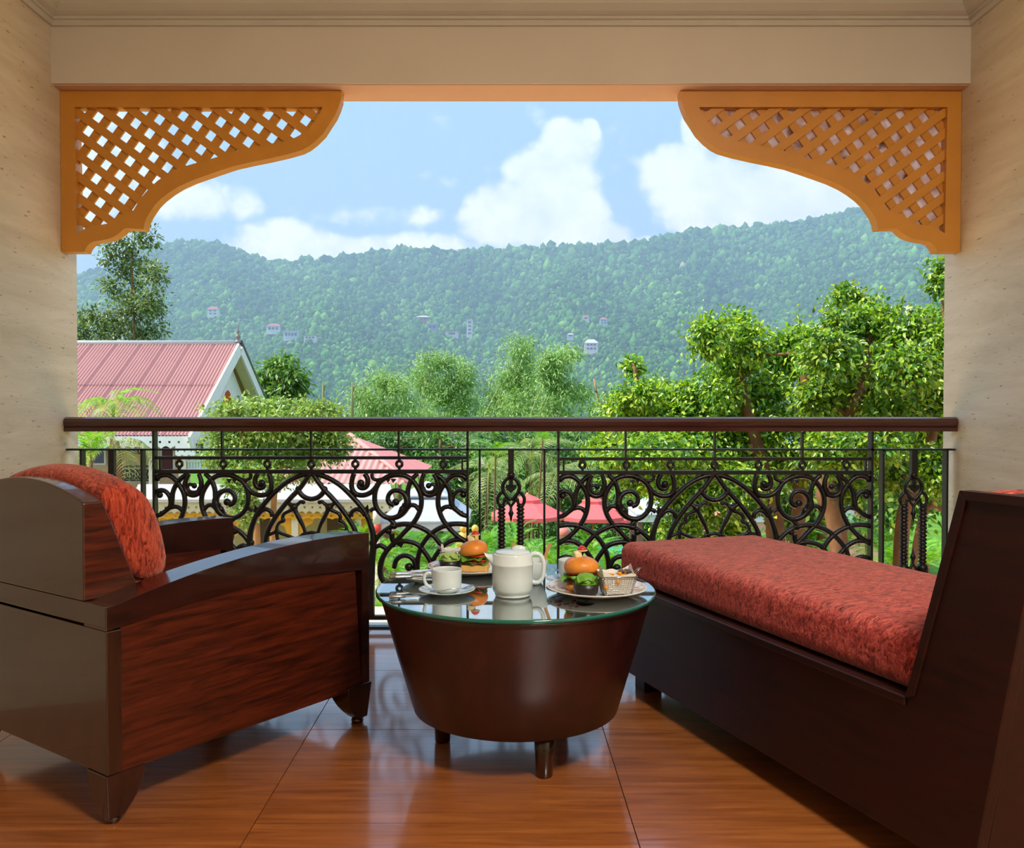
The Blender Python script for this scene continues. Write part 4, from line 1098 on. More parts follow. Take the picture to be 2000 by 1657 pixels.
# haze in the valley
hm_ = bpy.data.materials.new('haze'); hm_.use_nodes = True
_n, _l = hm_.node_tree.nodes, hm_.node_tree.links
_n.remove(_n['Principled BSDF'])
vs_ = _n.new('ShaderNodeVolumeScatter'); vs_.inputs['Color'].default_value = (.55, .78, 1.0, 1); vs_.inputs['Density'].default_value = HAZE = .0008; vs_.inputs['Anisotropy'].default_value = .15
va_ = _n.new('ShaderNodeVolumeAbsorption'); va_.inputs['Color'].default_value = (.55, .78, 1.0, 1); va_.inputs['Density'].default_value = HAZE
ad_ = _n.new('ShaderNodeAddShader'); _l.new(vs_.outputs[0], ad_.inputs[0]); _l.new(va_.outputs[0], ad_.inputs[1])
_l.new(ad_.outputs[0], _n['Material Output'].inputs['Volume'])
hz = MB().box((-1400, 75, -40), (1500, 1420, 620)).build('valley_haze', hm_); tag(hz, 'thin blue haze hanging over the valley', 'haze', kind='stuff')
# houses on the hill
M_HW = plain('hill_house_wall', srgb(236, 226, 216), .7); M_HR = plain('hill_house_roof', srgb(196, 120, 110), .7); M_HG = plain('hill_house_grey', srgb(206, 206, 212), .7); M_HD = plain('hill_house_window', srgb(60, 66, 78), .3)
def hill_s(px, py):
    lo, hi = 0.0, 1.0
    for _ in range(40):
        m = (lo + hi) / 2; q = hill(px, m); yy = 800 - (q[2] - 1) / q[1] * F
        if yy > py: lo = m
        else: hi = m
    return hill(px, lo)
def hill_house(px, py, w, h, label, roof='hip', wallm=M_HW, roofm=M_HR, win=3, floors=1):
    q = hill_s(px, py + h * .5); k = q[1] / F
    t = thing('hill_house', label, 'house', (q[0], q[1] - 9, q[2]), 0)
    W2, H2 = w * k / 2, h * k
    wh = H2 * (.66 if roof != 'flat' else .94)
    MB().box((-W2 * .88, -W2 * .5, -3), (W2 * .88, W2 * .5, wh)).build('walls', wallm, t)
    if roof == 'hip':
        MB().add([(-W2, -W2 * .62, wh), (W2, -W2 * .62, wh), (W2, W2 * .62, wh), (-W2, W2 * .62, wh), (-W2 * .45, 0, H2), (W2 * .45, 0, H2)], [(0, 1, 5, 4), (1, 2, 5), (2, 3, 4, 5), (3, 0, 4), (3, 2, 1, 0)]).build('roof', roofm, t)
    else:
        MB().box((-W2, -W2 * .62, wh), (W2, W2 * .62, H2)).build('roof', roofm, t)
    for fl in range(floors):
        for i in range(win):
            x = -W2 * .7 + W2 * 1.4 * (i + .5) / win; ww_ = W2 * .45 / win; z0 = wh * (fl + .3) / floors; z1 = wh * (fl + .75) / floors
            MB().box((x - ww_, -W2 * .5 - .25, z0), (x + ww_, -W2 * .5 + .05, z1)).build('window', M_HD, t)
hill_house(424, 610, 24, 17, 'pale house with a pinkish roof high on the hill left', floors=2, win=2)
hill_house(541, 642, 30, 15, 'white house with a low red hip roof on the hill above the gable', win=3)
hill_house(576, 656, 34, 12, 'long grey house stepping down right of the white hip-roofed one', 'flat', M_HG, M_HW, 4)
hill_house(612, 662, 26, 7, 'low pink shed on the hill slope right of the long grey house', 'flat', M_HW, M_HR, 3)
hill_house(828, 624, 30, 10, 'low house with a wide white roof on the middle of the hill', 'hip', M_HR, M_HW, 2)
hill_house(846, 641, 22, 12, 'dim lilac-grey house below the wide white roof on the hill', 'flat', plain('lilac_wall', srgb(150, 146, 178), .7), M_HG, 2)
hill_house(884, 654, 28, 9, 'low pink and white building left of the white tower', 'flat', plain('pink_wall', srgb(244, 216, 206), .7), M_HR, 1)
hill_house(918, 642, 13, 30, 'narrow white tower block on the hill', 'flat', M_HW, M_HG, 1, 4)
hill_house(1152, 676, 28, 22, 'pink and white two-storey house on the right of the hill village', floors=2, win=3, wallm=plain('pale_pink_wall', srgb(246, 224, 222), .7), roofm=M_HW)
hill_house(1158, 658, 12, 8, 'small bright white house just above the pink two-storey one', 'flat', M_HW, M_HG, 1)
hill_house(1176, 629, 16, 13, 'grey tiered house at the top right of the hill village', 'hip', M_HG, M_HR, 2, 2)
hill_house(1142, 623, 14, 8, 'tiny white house at the top left of the hill village', 'hip', M_HW, M_HR, 1)
hill_house(1112, 657, 14, 7, 'tiny pale roofed house at the lower left of the hill village', 'hip', M_HG, M_HW, 1)

# ------------------------------------------------------------------ foliage tools
def unit(v): return v / np.maximum(np.linalg.norm(v, axis=-1, keepdims=True), 1e-9)
def palette(cols, n, jit=.25):
    cs_ = np.array([srgb(*c)[:3] for c in cols]); i = rng.integers(0, len(cs_), n); j = rng.integers(0, len(cs_), n); f = rng.random((n, 1))
    return (cs_[i] * f + cs_[j] * (1 - f)) * np.exp(rng.normal(0, jit, (n, 1)))
def leaf_arrays(clusters, N, L, Wd, cols, droop=.35, shell=.55, fold=.22, jit=.22):
    w = np.array([c[1][0] * c[1][2] * c[2] for c in clusters]); w = w / w.sum()
    ci = rng.choice(len(clusters), N, p=w)
    C = np.array([c[0] for c in clusters])[ci]; Rr = np.array([c[1] for c in clusters])[ci]
    d = unit(rng.normal(0, 1, (N, 3)))
    rr = shell + (1.05 - shell) * rng.random((N, 1)) ** .7 + np.where(rng.random((N, 1)) < .3, rng.random((N, 1)) * .55, 0)
    lump = 1 + .16 * np.sin(d[:, :1] * 7 + ci[:, None]) * np.sin(d[:, 2:] * 6 + ci[:, None] * 2)
    pos = C + d * rr * Rr * lump
    dr = unit(d * .55 + rng.normal(0, .55, (N, 3)) + np.array([0, 0, -droop]))
    nr = d * .45 + rng.normal(0, .45, (N, 3)) + np.array([-.45, -.25, .75])
    nr = unit(nr - dr * (nr * dr).sum(-1, keepdims=True))
    return pos, dr, nr, L * rng.uniform(.65, 1.25, (N, 1)), Wd * rng.uniform(.75, 1.2, (N, 1)), palette(cols, N, jit), fold
def leaf_mesh(name, arr, mat):
    pos, dr, nr, L, Wd, col, fold = arr
    n = len(pos); sd2 = np.cross(dr, nr)
    a = pos + dr * L * .30; b = pos + dr * L * .66 - nr * L * .05; tip = pos + dr * L - nr * L * .14
    up = nr * fold * Wd
    V = np.stack([pos, a + sd2 * Wd * .46 + up, b + sd2 * Wd * .36 + up, tip, b - sd2 * Wd * .36 + up, a - sd2 * Wd * .46 + up], 1)
    base = np.arange(n)[:, None] * 6
    Fc = np.concatenate([base + np.array([0, 1, 2, 3]), base + np.array([0, 3, 4, 5])], 0)
    return fast_mesh(name, V.reshape(-1, 3), Fc, mat, np.repeat(col, 6, axis=0))
def leaf_mesh2(name, arr, mat):
    """far leaves: one folded diamond each"""
    pos, dr, nr, L, Wd, col, fold = arr
    n = len(pos); sd2 = np.cross(dr, nr); m = pos + dr * L * .42 + nr * fold * Wd
    V = np.stack([pos, m + sd2 * Wd * .5, pos + dr * L, m - sd2 * Wd * .5], 1)
    base = np.arange(n)[:, None] * 4
    Fc = np.concatenate([base + np.array([0, 1, 2]), base + np.array([0, 2, 3])], 0)
    return fast_mesh(name, V.reshape(-1, 3), Fc, mat, np.repeat(col, 4, axis=0))
def CLU(lst, Y, dY=.7, seed=0):
    """clusters given by where they stand in the view, put at their own distance"""
    rd = random.Random(seed); out = []
    for (px, py, rx, ry) in lst:
        y = Y + rd.uniform(-dY, dY); k = y / F; p = at(px, py, y)
        R3 = (rx * k, max(rx, ry) * k * .9, ry * k)
        out.append((tuple(p), (R3[0] * 1.1, R3[1] * 1.1, R3[2] * 1.1), .55, True))
        for _ in range(9):   # break each mass into tufts
            while True:
                v = Vector((rd.uniform(-1, 1), rd.uniform(-1, 1), rd.uniform(-1, 1)))
                if v.length < 1: break
            f = rd.uniform(.30, .52)
            out.append((tuple(p + Vector((v.x * R3[0], v.y * R3[1], v.z * R3[2])) * .78), (R3[0] * f, R3[1] * f, R3[2] * f), 1.0, False))
    return out
def tree(name, label, clusters, trunks, N, L, Wd, cols, mat, bark=M_BARK, near=False, tr=.1, droop=.35, shell=.5, group=None, single=0, cat='tree', jit=.22):
    """trunks: list of point lists (world); every cluster gets a branch from the nearest trunk point"""
    b0 = Vector(trunks[0][0])
    t = thing(name, label, cat, tuple(b0), 0, group)
    rel = lambda p: Vector(p) - b0
    allpts = []
    tr0 = tr
    for ti, tp in enumerate(trunks):
        tr = tr0 if ti == 0 else tr0 * (.8 if ti == 1 else .38)
        pts = spline([rel(p) for p in tp], 6); n = len(pts)
        mb = MB(); mb.tube(pts, [tr * (1 - .62 * i / (n - 1)) for i in range(n)], 8); mb.build('trunk', bark, t)
        allpts += [(p, tr * (1 - .62 * i / (n - 1))) for i, p in enumerate(pts) if i > n * .35]
    bm_ = MB(); rd = random.Random(5)
    for c, r, _w, br in clusters:
        if not br: continue
        c = rel(c)
        lowp = [q for q in allpts if q[0].z < c.z + .1] or allpts
        p, rr = min(lowp, key=lambda q: (q[0] - c).length)
        mid = (p + c) / 2 + Vector((rd.uniform(-.1, .1), rd.uniform(-.1, .1), .03)) * (c - p).length
        bm_.tube(spline([p, mid, c], 4), [min(rr * .5, .045), min(rr * .3, .025), .010], 6, False)
        for _ in range(3):
            e2 = c + Vector((rd.uniform(-.8, .8) * r[0], rd.uniform(-.8, .8) * r[1], rd.uniform(-.5, .8) * r[2]))
            bm_.tube([c, (c + e2) / 2 + Vector((0, 0, .03)), e2], [.010, .007, .003], 4, False)
    bm_.build('branches', bark, t)['kind'] = 'stuff'
    arr = leaf_arrays([(tuple(rel(c)), r, w, 0) for c, r, w, _b in clusters], N, L, Wd, cols, droop, shell, jit=jit)
    if single:
        # the leaves nearest the eye are pieces of their own
        dist = np.linalg.norm(arr[0] + np.array(b0) - np.array([0, 0, 1.0]), axis=1); order = np.argsort(dist)
        pick = order[:single]; rest = order[single:]
        kinds = []
        for q in range(12):
            i = pick[q]; sub = [np.zeros((1, 3)), np.array([[0, 0, 1.0]]), np.array([[0, -1.0, 0]]), arr[3][i:i + 1] * 0 + L, arr[4][i:i + 1] * 0 + Wd, arr[5][i:i + 1], .22]
            kinds.append(leaf_mesh('leaf', sub, mat))
        for q, i in enumerate(pick):
            o = bpy.data.objects.new('leaf', kinds[q % 12]); link(o, t)
            z = Vector(arr[1][i]); yv = -Vector(arr[2][i]); xv = yv.cross(z)
            Mx = Matrix((xv, yv, z)).transposed().to_4x4(); Mx.translation = Vector(arr[0][i]); o.matrix_local = Mx
        arr = tuple(a[rest] if isinstance(a, np.ndarray) else a for a in arr)
    me = (leaf_mesh if near else leaf_mesh2)('foliage', arr, mat)
    o = bpy.data.objects.new('foliage', me); link(o, t); o['kind'] = 'stuff'
    return t
G_FIC = [(106, 156, 38), (146, 188, 54), (78, 130, 34), (176, 200, 74), (58, 106, 32)]
G_FICD = [(84, 126, 42), (112, 152, 50), (60, 98, 36), (150, 168, 66)]
G_BAM = [(116, 158, 78), (142, 180, 98), (90, 132, 60), (164, 192, 118)]
G_MID = [(74, 118, 44), (98, 144, 58), (54, 94, 38), (124, 160, 70)]
G_OLV = [(78, 106, 54), (104, 128, 70), (56, 84, 44), (138, 152, 94)]
M_BARKR = plain('red_brown_bark', srgb(122, 92, 64), .85, .2, var=.3, scale=9, bump=.6, bscale=18, stretch=(1, 1, .4))
M_BARKP = plain('pale_bark', srgb(168, 132, 84), .85, .2, var=.25, scale=9, bump=.5, bscale=18, stretch=(1, 1, .4))
g3 = lambda px, Y: tuple(Vector((at(px, 900, Y).x, Y, GZ)))

# right-hand trees close to the balcony
tree('ficus_tree', 'glossy green tree with three bare-stemmed tufts, right of the middle of the rail',
     CLU([(1385, 655, 38, 40), (1428, 640, 46, 36), (1470, 668, 34, 40), (1420, 705, 60, 34), (1520, 700, 36, 26), (1560, 665, 50, 32), (1600, 690, 46, 38), (1545, 720, 50, 30), (1500, 770, 50, 40), (1390, 770, 70, 38), (1300, 790, 60, 34), (1250, 770, 40, 30), (1235, 715, 24, 18), (1230, 810, 60, 36), (1340, 830, 80, 40), (1450, 830, 80, 40), (1560, 830, 80, 40), (1290, 880, 110, 40), (1400, 890, 100, 46), (1190, 880, 50, 30), (1250, 930, 70, 34), (1350, 950, 80, 50), (1440, 960, 60, 50), (1560, 905, 80, 36), (1340, 1030, 60, 40), (1420, 1050, 50, 40)], 10.2, .9, 1),
     [[g3(1520, 10.2), tuple(at(1516, 1080, 10.2)), tuple(at(1500, 960, 10.2)), tuple(at(1475, 860, 10.2)), tuple(at(1452, 770, 10.2)), tuple(at(1438, 680, 10.2))],
      [g3(1535, 10.4), tuple(at(1560, 1000, 10.4)), tuple(at(1575, 860, 10.4)), tuple(at(1572, 740, 10.4)), tuple(at(1570, 690, 10.4))],
      [g3(1400, 10.2), tuple(at(1350, 960, 10.2)), tuple(at(1300, 860, 10.2)), tuple(at(1256, 775, 10.2)), tuple(at(1238, 715, 10.2))]],
     44000, .070, .038, G_FIC, M_LEAFG, M_BARKR, True, .13, .45, .35, single=300)
tree('ficus_tree', 'tall glossy dark green tree against the right wall',
     CLU([(1655, 585, 40, 28), (1640, 640, 50, 40), (1700, 620, 50, 36), (1760, 640, 50, 40), (1810, 640, 44, 40), (1850, 660, 40, 60), (1620, 700, 60, 44), (1690, 700, 70, 50), (1770, 720, 70, 50), (1840, 760, 50, 70), (1660, 780, 80, 50), (1740, 800, 70, 50), (1600, 780, 50, 40), (1800, 840, 60, 50), (1700, 870, 70, 40), (1620, 880, 60, 40), (1830, 920, 50, 50), (1760, 930, 40, 40), (1890, 700, 60, 80), (1650, 950, 40, 30), (1842, 540, 34, 36), (1880, 590, 30, 40)], 9.2, .8, 2),
     [[g3(1680, 9.2), tuple(at(1640, 1080, 9.2)), tuple(at(1610, 960, 9.2)), tuple(at(1640, 850, 9.2)), tuple(at(1690, 740, 9.2)), tuple(at(1700, 650, 9.2))],
      [g3(1760, 9.4), tuple(at(1760, 1060, 9.4)), tuple(at(1800, 940, 9.4)), tuple(at(1830, 800, 9.4)), tuple(at(1850, 680, 9.4))],
      [g3(1740, 9.0), tuple(at(1790, 1060, 9.0)), tuple(at(1850, 990, 9.0)), tuple(at(1900, 900, 9.0))]],
     33000, .068, .038, G_FIC + G_FICD, M_LEAFG, M_BARKR, True, .12, .45, .35, single=300)
# clump beyond the right trunks
tree('garden_tree', 'shaded leafy tree behind the trunks on the right',
     CLU([(1500, 950, 90, 50), (1620, 930, 90, 60), (1740, 980, 90, 60), (1830, 900, 70, 90), (1560, 1010, 60, 40), (1440, 900, 80, 50), (1330, 930, 60, 50)], 15, 1.2, 5),
     [[g3(1600, 15), tuple(at(1610, 1000, 15)), tuple(at(1620, 900, 15))]], 9000, .15, .085, G_FICD + G_MID, M_LEAF, M_BARK, False, .16, .3, .3)
# shrub tree before the house
tree('garden_tree', 'spreading tree with pale trunks before the red-roofed house',
     CLU([(440, 800, 44, 16), (505, 792, 50, 18), (565, 796, 50, 20), (625, 800, 40, 18), (460, 840, 60, 34), (550, 835, 70, 36), (630, 840, 50, 30), (430, 880, 40, 36), (500, 885, 60, 36), (580, 885, 60, 34), (655, 870, 34, 26), (530, 930, 46, 26), (470, 940, 34, 26), (590, 925, 30, 16), (480, 1000, 26, 30)], 14, .7, 3),
     [[g3(505, 14), tuple(at(500, 1010, 14)), tuple(at(490, 930, 14)), tuple(at(478, 870, 14))], [g3(525, 14), tuple(at(535, 980, 14)), tuple(at(555, 900, 14)), tuple(at(575, 850, 14))]],
     15000, .088, .046, [(110, 146, 56), (140, 172, 78), (80, 116, 46), (160, 184, 100)], M_LEAF, M_BARKP, False, .075, .3, .4)
# bamboo in the middle distance
def bamboo(label, lst, Y, N, seed):
    cl_ = CLU(lst, Y, 1.6, seed); bx = lst[-1][0]
    tr_ = [[tuple(Vector(g3(bx + o, Y))), tuple(at(bx + o * 1.4, 830, Y)), tuple(at(q[0], q[1], Y))] for o, q in zip((-20, -8, 4, 16), (lst * 4)[:4])]
    return tree('bamboo', label, cl_, tr_, N, .27, .055, G_BAM, M_LEAF, plain('bamboo_cane' + str(seed), srgb(150, 158, 84), .5), False, .07, .7, .25, 'bamboo clumps beyond the garden', cat='bamboo')
bamboo('rounded pale bamboo clump left of the other bamboo', [(745, 745, 44, 36), (720, 780, 50, 36), (775, 775, 50, 40), (700, 830, 60, 50), (780, 830, 60, 50)], 46, 10800, 11)
bamboo('bamboo clump with two arching crowns, second from the left', [(846, 706, 34, 26), (830, 735, 40, 34), (880, 722, 36, 30), (912, 735, 26, 34), (870, 770, 56, 44), (905, 800, 50, 44), (840, 830, 60, 50)], 50, 13500, 12)
bamboo('tallest bamboo clump in the centre of the view', [(1016, 686, 42, 36), (1000, 720, 46, 36), (1030, 735, 40, 50), (985, 770, 52, 44), (1030, 800, 50, 50), (970, 830, 70, 44)], 48, 13500, 13)
bamboo('bamboo clump leaning to the right of the tallest one', [(1088, 704, 36, 24), (1110, 690, 30, 18), (1075, 735, 34, 36), (1115, 765, 40, 26), (1140, 775, 18, 22), (1085, 800, 46, 40), (1060, 840, 60, 40)], 44, 11475, 14)
tree('distant_tree', 'round dark tree right of the red gable', CLU([(545, 720, 36, 30), (520, 745, 30, 34), (565, 745, 30, 34), (545, 775, 44, 34), (550, 820, 40, 40)], 42, 1.2, 6), [[g3(545, 42), tuple(at(545, 800, 42)), tuple(at(545, 740, 42))]], 4200, .42, .13, G_MID, M_LEAF, M_BARK, False, .15, .7, .35)
tree('distant_tree', 'tall airy tree behind the red roof at the left edge', CLU([(285, 462, 26, 24), (240, 480, 40, 26), (215, 500, 26, 20), (260, 520, 44, 30), (300, 540, 26, 30), (240, 560, 46, 30), (300, 585, 30, 30), (265, 605, 50, 34), (290, 640, 40, 34), (230, 640, 44, 34), (190, 620, 36, 30), (170, 650, 36, 40), (215, 690, 60, 40), (280, 690, 50, 40)], 46, 1.8, 7), [[g3(262, 46), tuple(at(262, 640, 46)), tuple(at(258, 540, 46)), tuple(at(262, 470, 46))]], 8600, .25, .12, G_OLV, M_LEAF, M_BARK, False, .09, .3, .2)
tree('distant_tree', 'low trees beyond the garden left of the bamboo', CLU([(620, 820, 50, 26), (660, 850, 60, 40), (590, 850, 60, 40), (700, 870, 70, 40)], 44, 2, 8), [[g3(640, 44), tuple(at(640, 860, 44)), tuple(at(640, 830, 44))]], 4500, .26, .1, G_MID, M_LEAF, M_BARK, False, .12, .3, .3)
tree('distant_tree', 'pale thin tree between the bamboo and the right-hand trees', CLU([(1180, 800, 36, 30), (1210, 780, 30, 30), (1160, 840, 40, 30), (1215, 830, 40, 30), (1240, 850, 50, 40), (1290, 760, 40, 30)], 38, 2, 9), [[g3(1190, 38), tuple(at(1180, 850, 38)), tuple(at(1160, 740, 38))]], 4200, .22, .08, G_BAM + G_MID, M_LEAF, M_BARKP, False, .09, .3, .3)
# dark wall of garden trees behind the parasols
for k, (lab, lst, Y) in enumerate((('dense garden trees behind the left parasol', [(860, 860, 50, 30), (900, 890, 60, 40), (960, 870, 60, 36), (880, 940, 60, 50), (950, 950, 60, 50), (930, 1010, 60, 50), (1000, 1010, 60, 50)], 31), ('dense garden trees behind the right parasol', [(1030, 870, 60, 36), (1100, 880, 60, 40), (1040, 930, 60, 50), (1110, 950, 60, 50), (1180, 930, 60, 50), (1080, 1020, 60, 50), (1160, 1020, 70, 50), (1240, 1000, 60, 60), (1300, 940, 60, 60)], 33), ('leafy trees filling the gap below the bamboo', [(780, 860, 60, 30), (840, 870, 50, 30), (720, 880, 60, 30), (1000, 850, 60, 26), (1080, 852, 60, 26)], 38))):
    tree('garden_tree', lab, CLU(lst, Y, 1.2, 20 + k), [[g3(lst[0][0], Y), tuple(at(lst[0][0], 950, Y)), tuple(at(*lst[0][:2], Y))]], 7500, .24, .085, G_MID + [(70, 110, 66), (50, 88, 60)], M_LEAF, M_BARK, False, .12, .4, .25)

# ------------------------------------------------------------------ palms and ferns
def frond_mesh(L, drop, npair, wl, cols, curl=.5, vee=.25):
    """arching frond: rib plus leaflets, base at origin, going along +X"""
    V = []; Fc = []; C = []
    def rib(t): return np.array([L * (t - .12 * t * t), 0, L * (.55 * t - (drop + .55) * t ** 2.0)])
    cs2 = palette(cols, npair * 2 + 1, .12)
    for i in range(14):
        t0, t1 = i / 14, (i + 1) / 14; a, b = rib(t0), rib(t1); w0, w1 = .012 * L * (1 - t0 * .8), .012 * L * (1 - t1 * .8)
        k = len(V); V += [a + [0, w0, 0], a - [0, w0, 0], b - [0, w1, 0], b + [0, w1, 0]]; Fc.append((k, k + 1, k + 2, k + 3)); C += [np.array(srgb(150, 160, 70)[:3])] * 4
    for i in range(npair):
        t = .12 + .88 * i / (npair - 1); p = rib(t); q = rib(min(1, t + .02)); tg = (q - p) / (np.linalg.norm(q - p) + 1e-9) if t < .99 else tg
        ll = wl * L * (math.sin(math.pi * (.12 + .80 * t)) ** .7)
        for s in (-1, 1):
            d = np.array([0, s, 0]) * .85 + tg * .5 + np.array([0, 0, vee]); d = d / np.linalg.norm(d)
            tip = p + d * ll + np.array([0, 0, -curl * ll]); mid = p + d * ll * .5 + np.array([0, 0, -curl * ll * .12]); w = tg * (.016 * L + .05 * ll)
            k = len(V); V += [p, mid + w * .5, tip, mid - w * .5]; Fc.append((k, k + 1, k + 2, k + 3)); C += [cs2[2 * i + (s > 0)]] * 4
    return fast_mesh('frond', np.array(V), np.array(Fc), M_LEAF, np.array(C))
G_PALM = [(110, 160, 40), (150, 190, 60), (80, 130, 36)]
G_FERN = [(76, 156, 30), (112, 182, 42), (54, 124, 28), (140, 194, 58)]
FR = {'palm': [frond_mesh(1.0, .30 + .22 * k, 22, .30, G_PALM, .5) for k in range(3)], 'fern': [frond_mesh(1.0, .05 + .2 * k, 24, .26, G_FERN, .25) for k in range(4)], 'dusty': [frond_mesh(1.0, .3 + .25 * k, 20, .34, [(128, 150, 84), (160, 172, 110), (92, 122, 66)], .6) for k in range(3)]}
def palm(name, label, base, top, n, L, kind, r, seed, elev=(.1, .9), group=None, cat='palm'):
    rd = random.Random(seed); t = thing(name, label, cat, base, 0, group); tp = Vector(top) - Vector(base)
    if r > 0:
        mb = MB(); mid = tp * .5 + Vector((rd.uniform(-.05, .05), 0, 0)) * tp.length
        mb.tube(spline([Vector((0, 0, 0)), mid, tp], 6), [r, r * .75, r * .7], 8); mb.build('trunk', M_BARK, t)
    for k in range(n):
        o = bpy.data.objects.new('frond', FR[kind][k % len(FR[kind])]); link(o, t)
        o.location = tp; s_ = L * rd.uniform(.8, 1.15); o.scale = (s_, s_, s_)
        o.rotation_euler = (rd.uniform(-.2, .2), -rd.uniform(*elev), 2 * math.pi * (k + rd.uniform(-.25, .25)) / n)
    return t
V3 = lambda px, py, Y: tuple(at(px, py, Y))
palm('palm_tree', 'young palm with arching fronds before the red roof at the left', g3(232, 13), V3(222, 790, 13), 11, .72, 'palm', .035, 1, (-.2, 1.0))
palm('palm_tree', 'lower palm with drooping grey-green fronds under the left end of the rail', g3(232, 11), V3(225, 862, 11), 8, .66, 'dusty', .07, 2, (-.4, .5))
palm('palm_tree', 'bright yellow-green palm at the far left below the rail', g3(176, 9.5), V3(178, 900, 9.5), 9, .55, 'fern', .03, 3, (.3, 1.2))
palm('palm_tree', 'dusty palm left of the middle baluster', g3(955, 24), V3(955, 925, 24), 11, 1.3, 'dusty', .06, 4, (-.5, .8))
palm('palm_tree', 'dusty palm above the left parasol', g3(1040, 27), V3(1035, 900, 27), 12, 1.5, 'dusty', .06, 5, (-.5, .8))
palm('palm_tree', 'dusty palm between the two parasols', g3(1085, 26), V3(1090, 935, 26), 11, 1.3, 'dusty', .06, 6, (-.5, .8))
palm('palm_tree', 'fresh green palm behind the middle baluster', g3(975, 20), V3(968, 890, 20), 11, .85, 'fern', .03, 7, (.0, 1.1))
palm('palm_tree', 'small bright palm showing under the rail above the right parasol', g3(1062, 22), V3(1060, 862, 22), 10, .7, 'fern', .03, 8, (.0, 1.1))
rd = random.Random(12)
ferns = [(745, 1090, 13), (775, 1125, 11.5), (800, 1075, 15), (835, 1085, 14), (870, 1100, 13), (905, 1085, 15), (950, 1075, 15), (985, 1095, 13.5), (1005, 1050, 17), (1030, 1090, 14), (1065, 1085, 14.5), (1085, 1110, 13), (1120, 1085, 15), (1150, 1070, 17), (1190, 1095, 14), (735, 1180, 10), (800, 1170, 10.5), (862, 1062, 18.5), (815, 1066, 18.5), (1745, 1085, 12.5), (1720, 1060, 14), (1470, 1060, 16), (1690, 1020, 18), (1640, 1060, 14), (1580, 1060, 15), (700, 1052, 18), (1810, 1080, 12)]
for k, (px_, py_, Y) in enumerate(ferns):
    palm('fern', 'bright green fern in the garden bed below the railing', g3(px_, Y), V3(px_, py_ + 26, Y), 13, .75 * Y / 14, 'fern', .05, 30 + k, (.1, 1.25), 'ferns in the garden beds', 'fern')
for k, (px_, y0, lab) in enumerate(((631, 745, 'slender upright palm spear left of the pair beyond the shrub tree'), (688, 748, 'slender upright palm spear nearer the bamboo'))):
    t = thing('palm_spear', lab, 'plant', V3(px_, 840, 30)); h = at(px_, y0, 30).z - at(px_, 840, 30).z
    MB().tube([(0, 0, -2), (0, 0, h * .5), (.01, 0, h)], [.07, .06, .02], 7).build('spear', plain('spear_green' + str(k), srgb(112, 120, 60), .6), t)
    MB().prism([(0, h * .7), (.12, h * .95), (.05, h * .9), (0, h)], -.01, .01).build('leaf_blade', MATS['spear_green' + str(k)], t)

# ================================================================== GARDEN BUILDINGS
M_RED = plain('red_metal_roof', srgb(190, 138, 130), .55, .4, var=.06, scale=.8)
M_RED2 = plain('red_roof_paint', srgb(206, 128, 124), .6, .3, var=.05, scale=1.5)
M_TAN = plain('tan_wall', srgb(206, 178, 138), .8, .2, var=.05)
M_YEL = plain('yellow_wall', srgb(226, 182, 92), .7, .2, var=.05)
M_CRM = plain('cream_wall', srgb(232, 214, 190), .75, .2, var=.04)
M_DOOR = plain('maroon_door', srgb(92, 34, 38), .5, .4)
M_GREY = plain('grey_shingle', srgb(172, 184, 198), .6, .3, var=.12, scale=3)
M_CANOPY = plain('canopy_sheet', srgb(178, 176, 172), .5, .4, var=.05)
M_FRET = plain('fretwork_cream', srgb(206, 190, 156), .7, .2, var=.08, scale=20)
M_FRETY = plain('fretwork_yellow', srgb(232, 164, 44), .6, .3)
M_SMOKE = plain('dark_glass', srgb(58, 60, 66), .15, .5)
def corrugated(w, l, n, amp=.035):
    vs = []; fs = []; m = n * 4
    for i in range(m + 1):
        x = w * i / m; z = amp * math.cos(2 * math.pi * i / 4)
        vs += [(x, 0, z), (x, l, z)]
    fs = [(2 * i, 2 * i + 2, 2 * i + 3, 2 * i + 1) for i in range(m)]
    return vs, fs
# --- house at the left
hs = thing('garden_house', 'house with a long red corrugated roof, white gable and lace valance, at the left', 'house', (-10.0, 33, GZ))
XG = -10.0; YRD, ZRD = 33.0, 1 + 128 * 33 / F; YEV, ZEV = 27.9, .16
L0 = Vector((XG, 33, GZ))
def rel(p): return Vector(p) - L0
sl = math.atan2(ZRD - ZEV, YRD - YEV); ln = math.hypot(ZRD - ZEV, YRD - YEV)
sw = .92; cvv, cff = corrugated(sw, ln / 2 + .06, 8)
sheet = fast_mesh('roof_sheet', np.array(cvv), np.array(cff), M_RED, smooth=True)
roof = MB().add([rel((XG - 14, YRD, ZRD - .06)), rel((XG, YRD, ZRD - .06)), rel((XG, 38.1, ZEV - .06)), rel((XG - 14, 38.1, ZEV - .06)), rel((XG - 14, YEV, ZEV - .08)), rel((XG, YEV, ZEV - .08))], [(0, 1, 2, 3), (4, 5, 1, 0)]).build('roof', M_RED, hs)
for c in range(15):
    for r in range(2):
        o = bpy.data.objects.new('roof_sheet', sheet); link(o, roof)
        d = ln / 2 * r
        o.location = rel((XG - sw * (c + 1), YEV + d * math.cos(sl), ZEV + d * math.sin(sl) + (.0 if r == 0 else .025)))
        o.rotation_euler = (sl, 0, 0)
MB().tube([rel((XG - 14, YRD, ZRD + .02)), rel((XG + .02, YRD, ZRD + .02))], .11, 8).build('ridge_cap', M_CANOPY, hs)
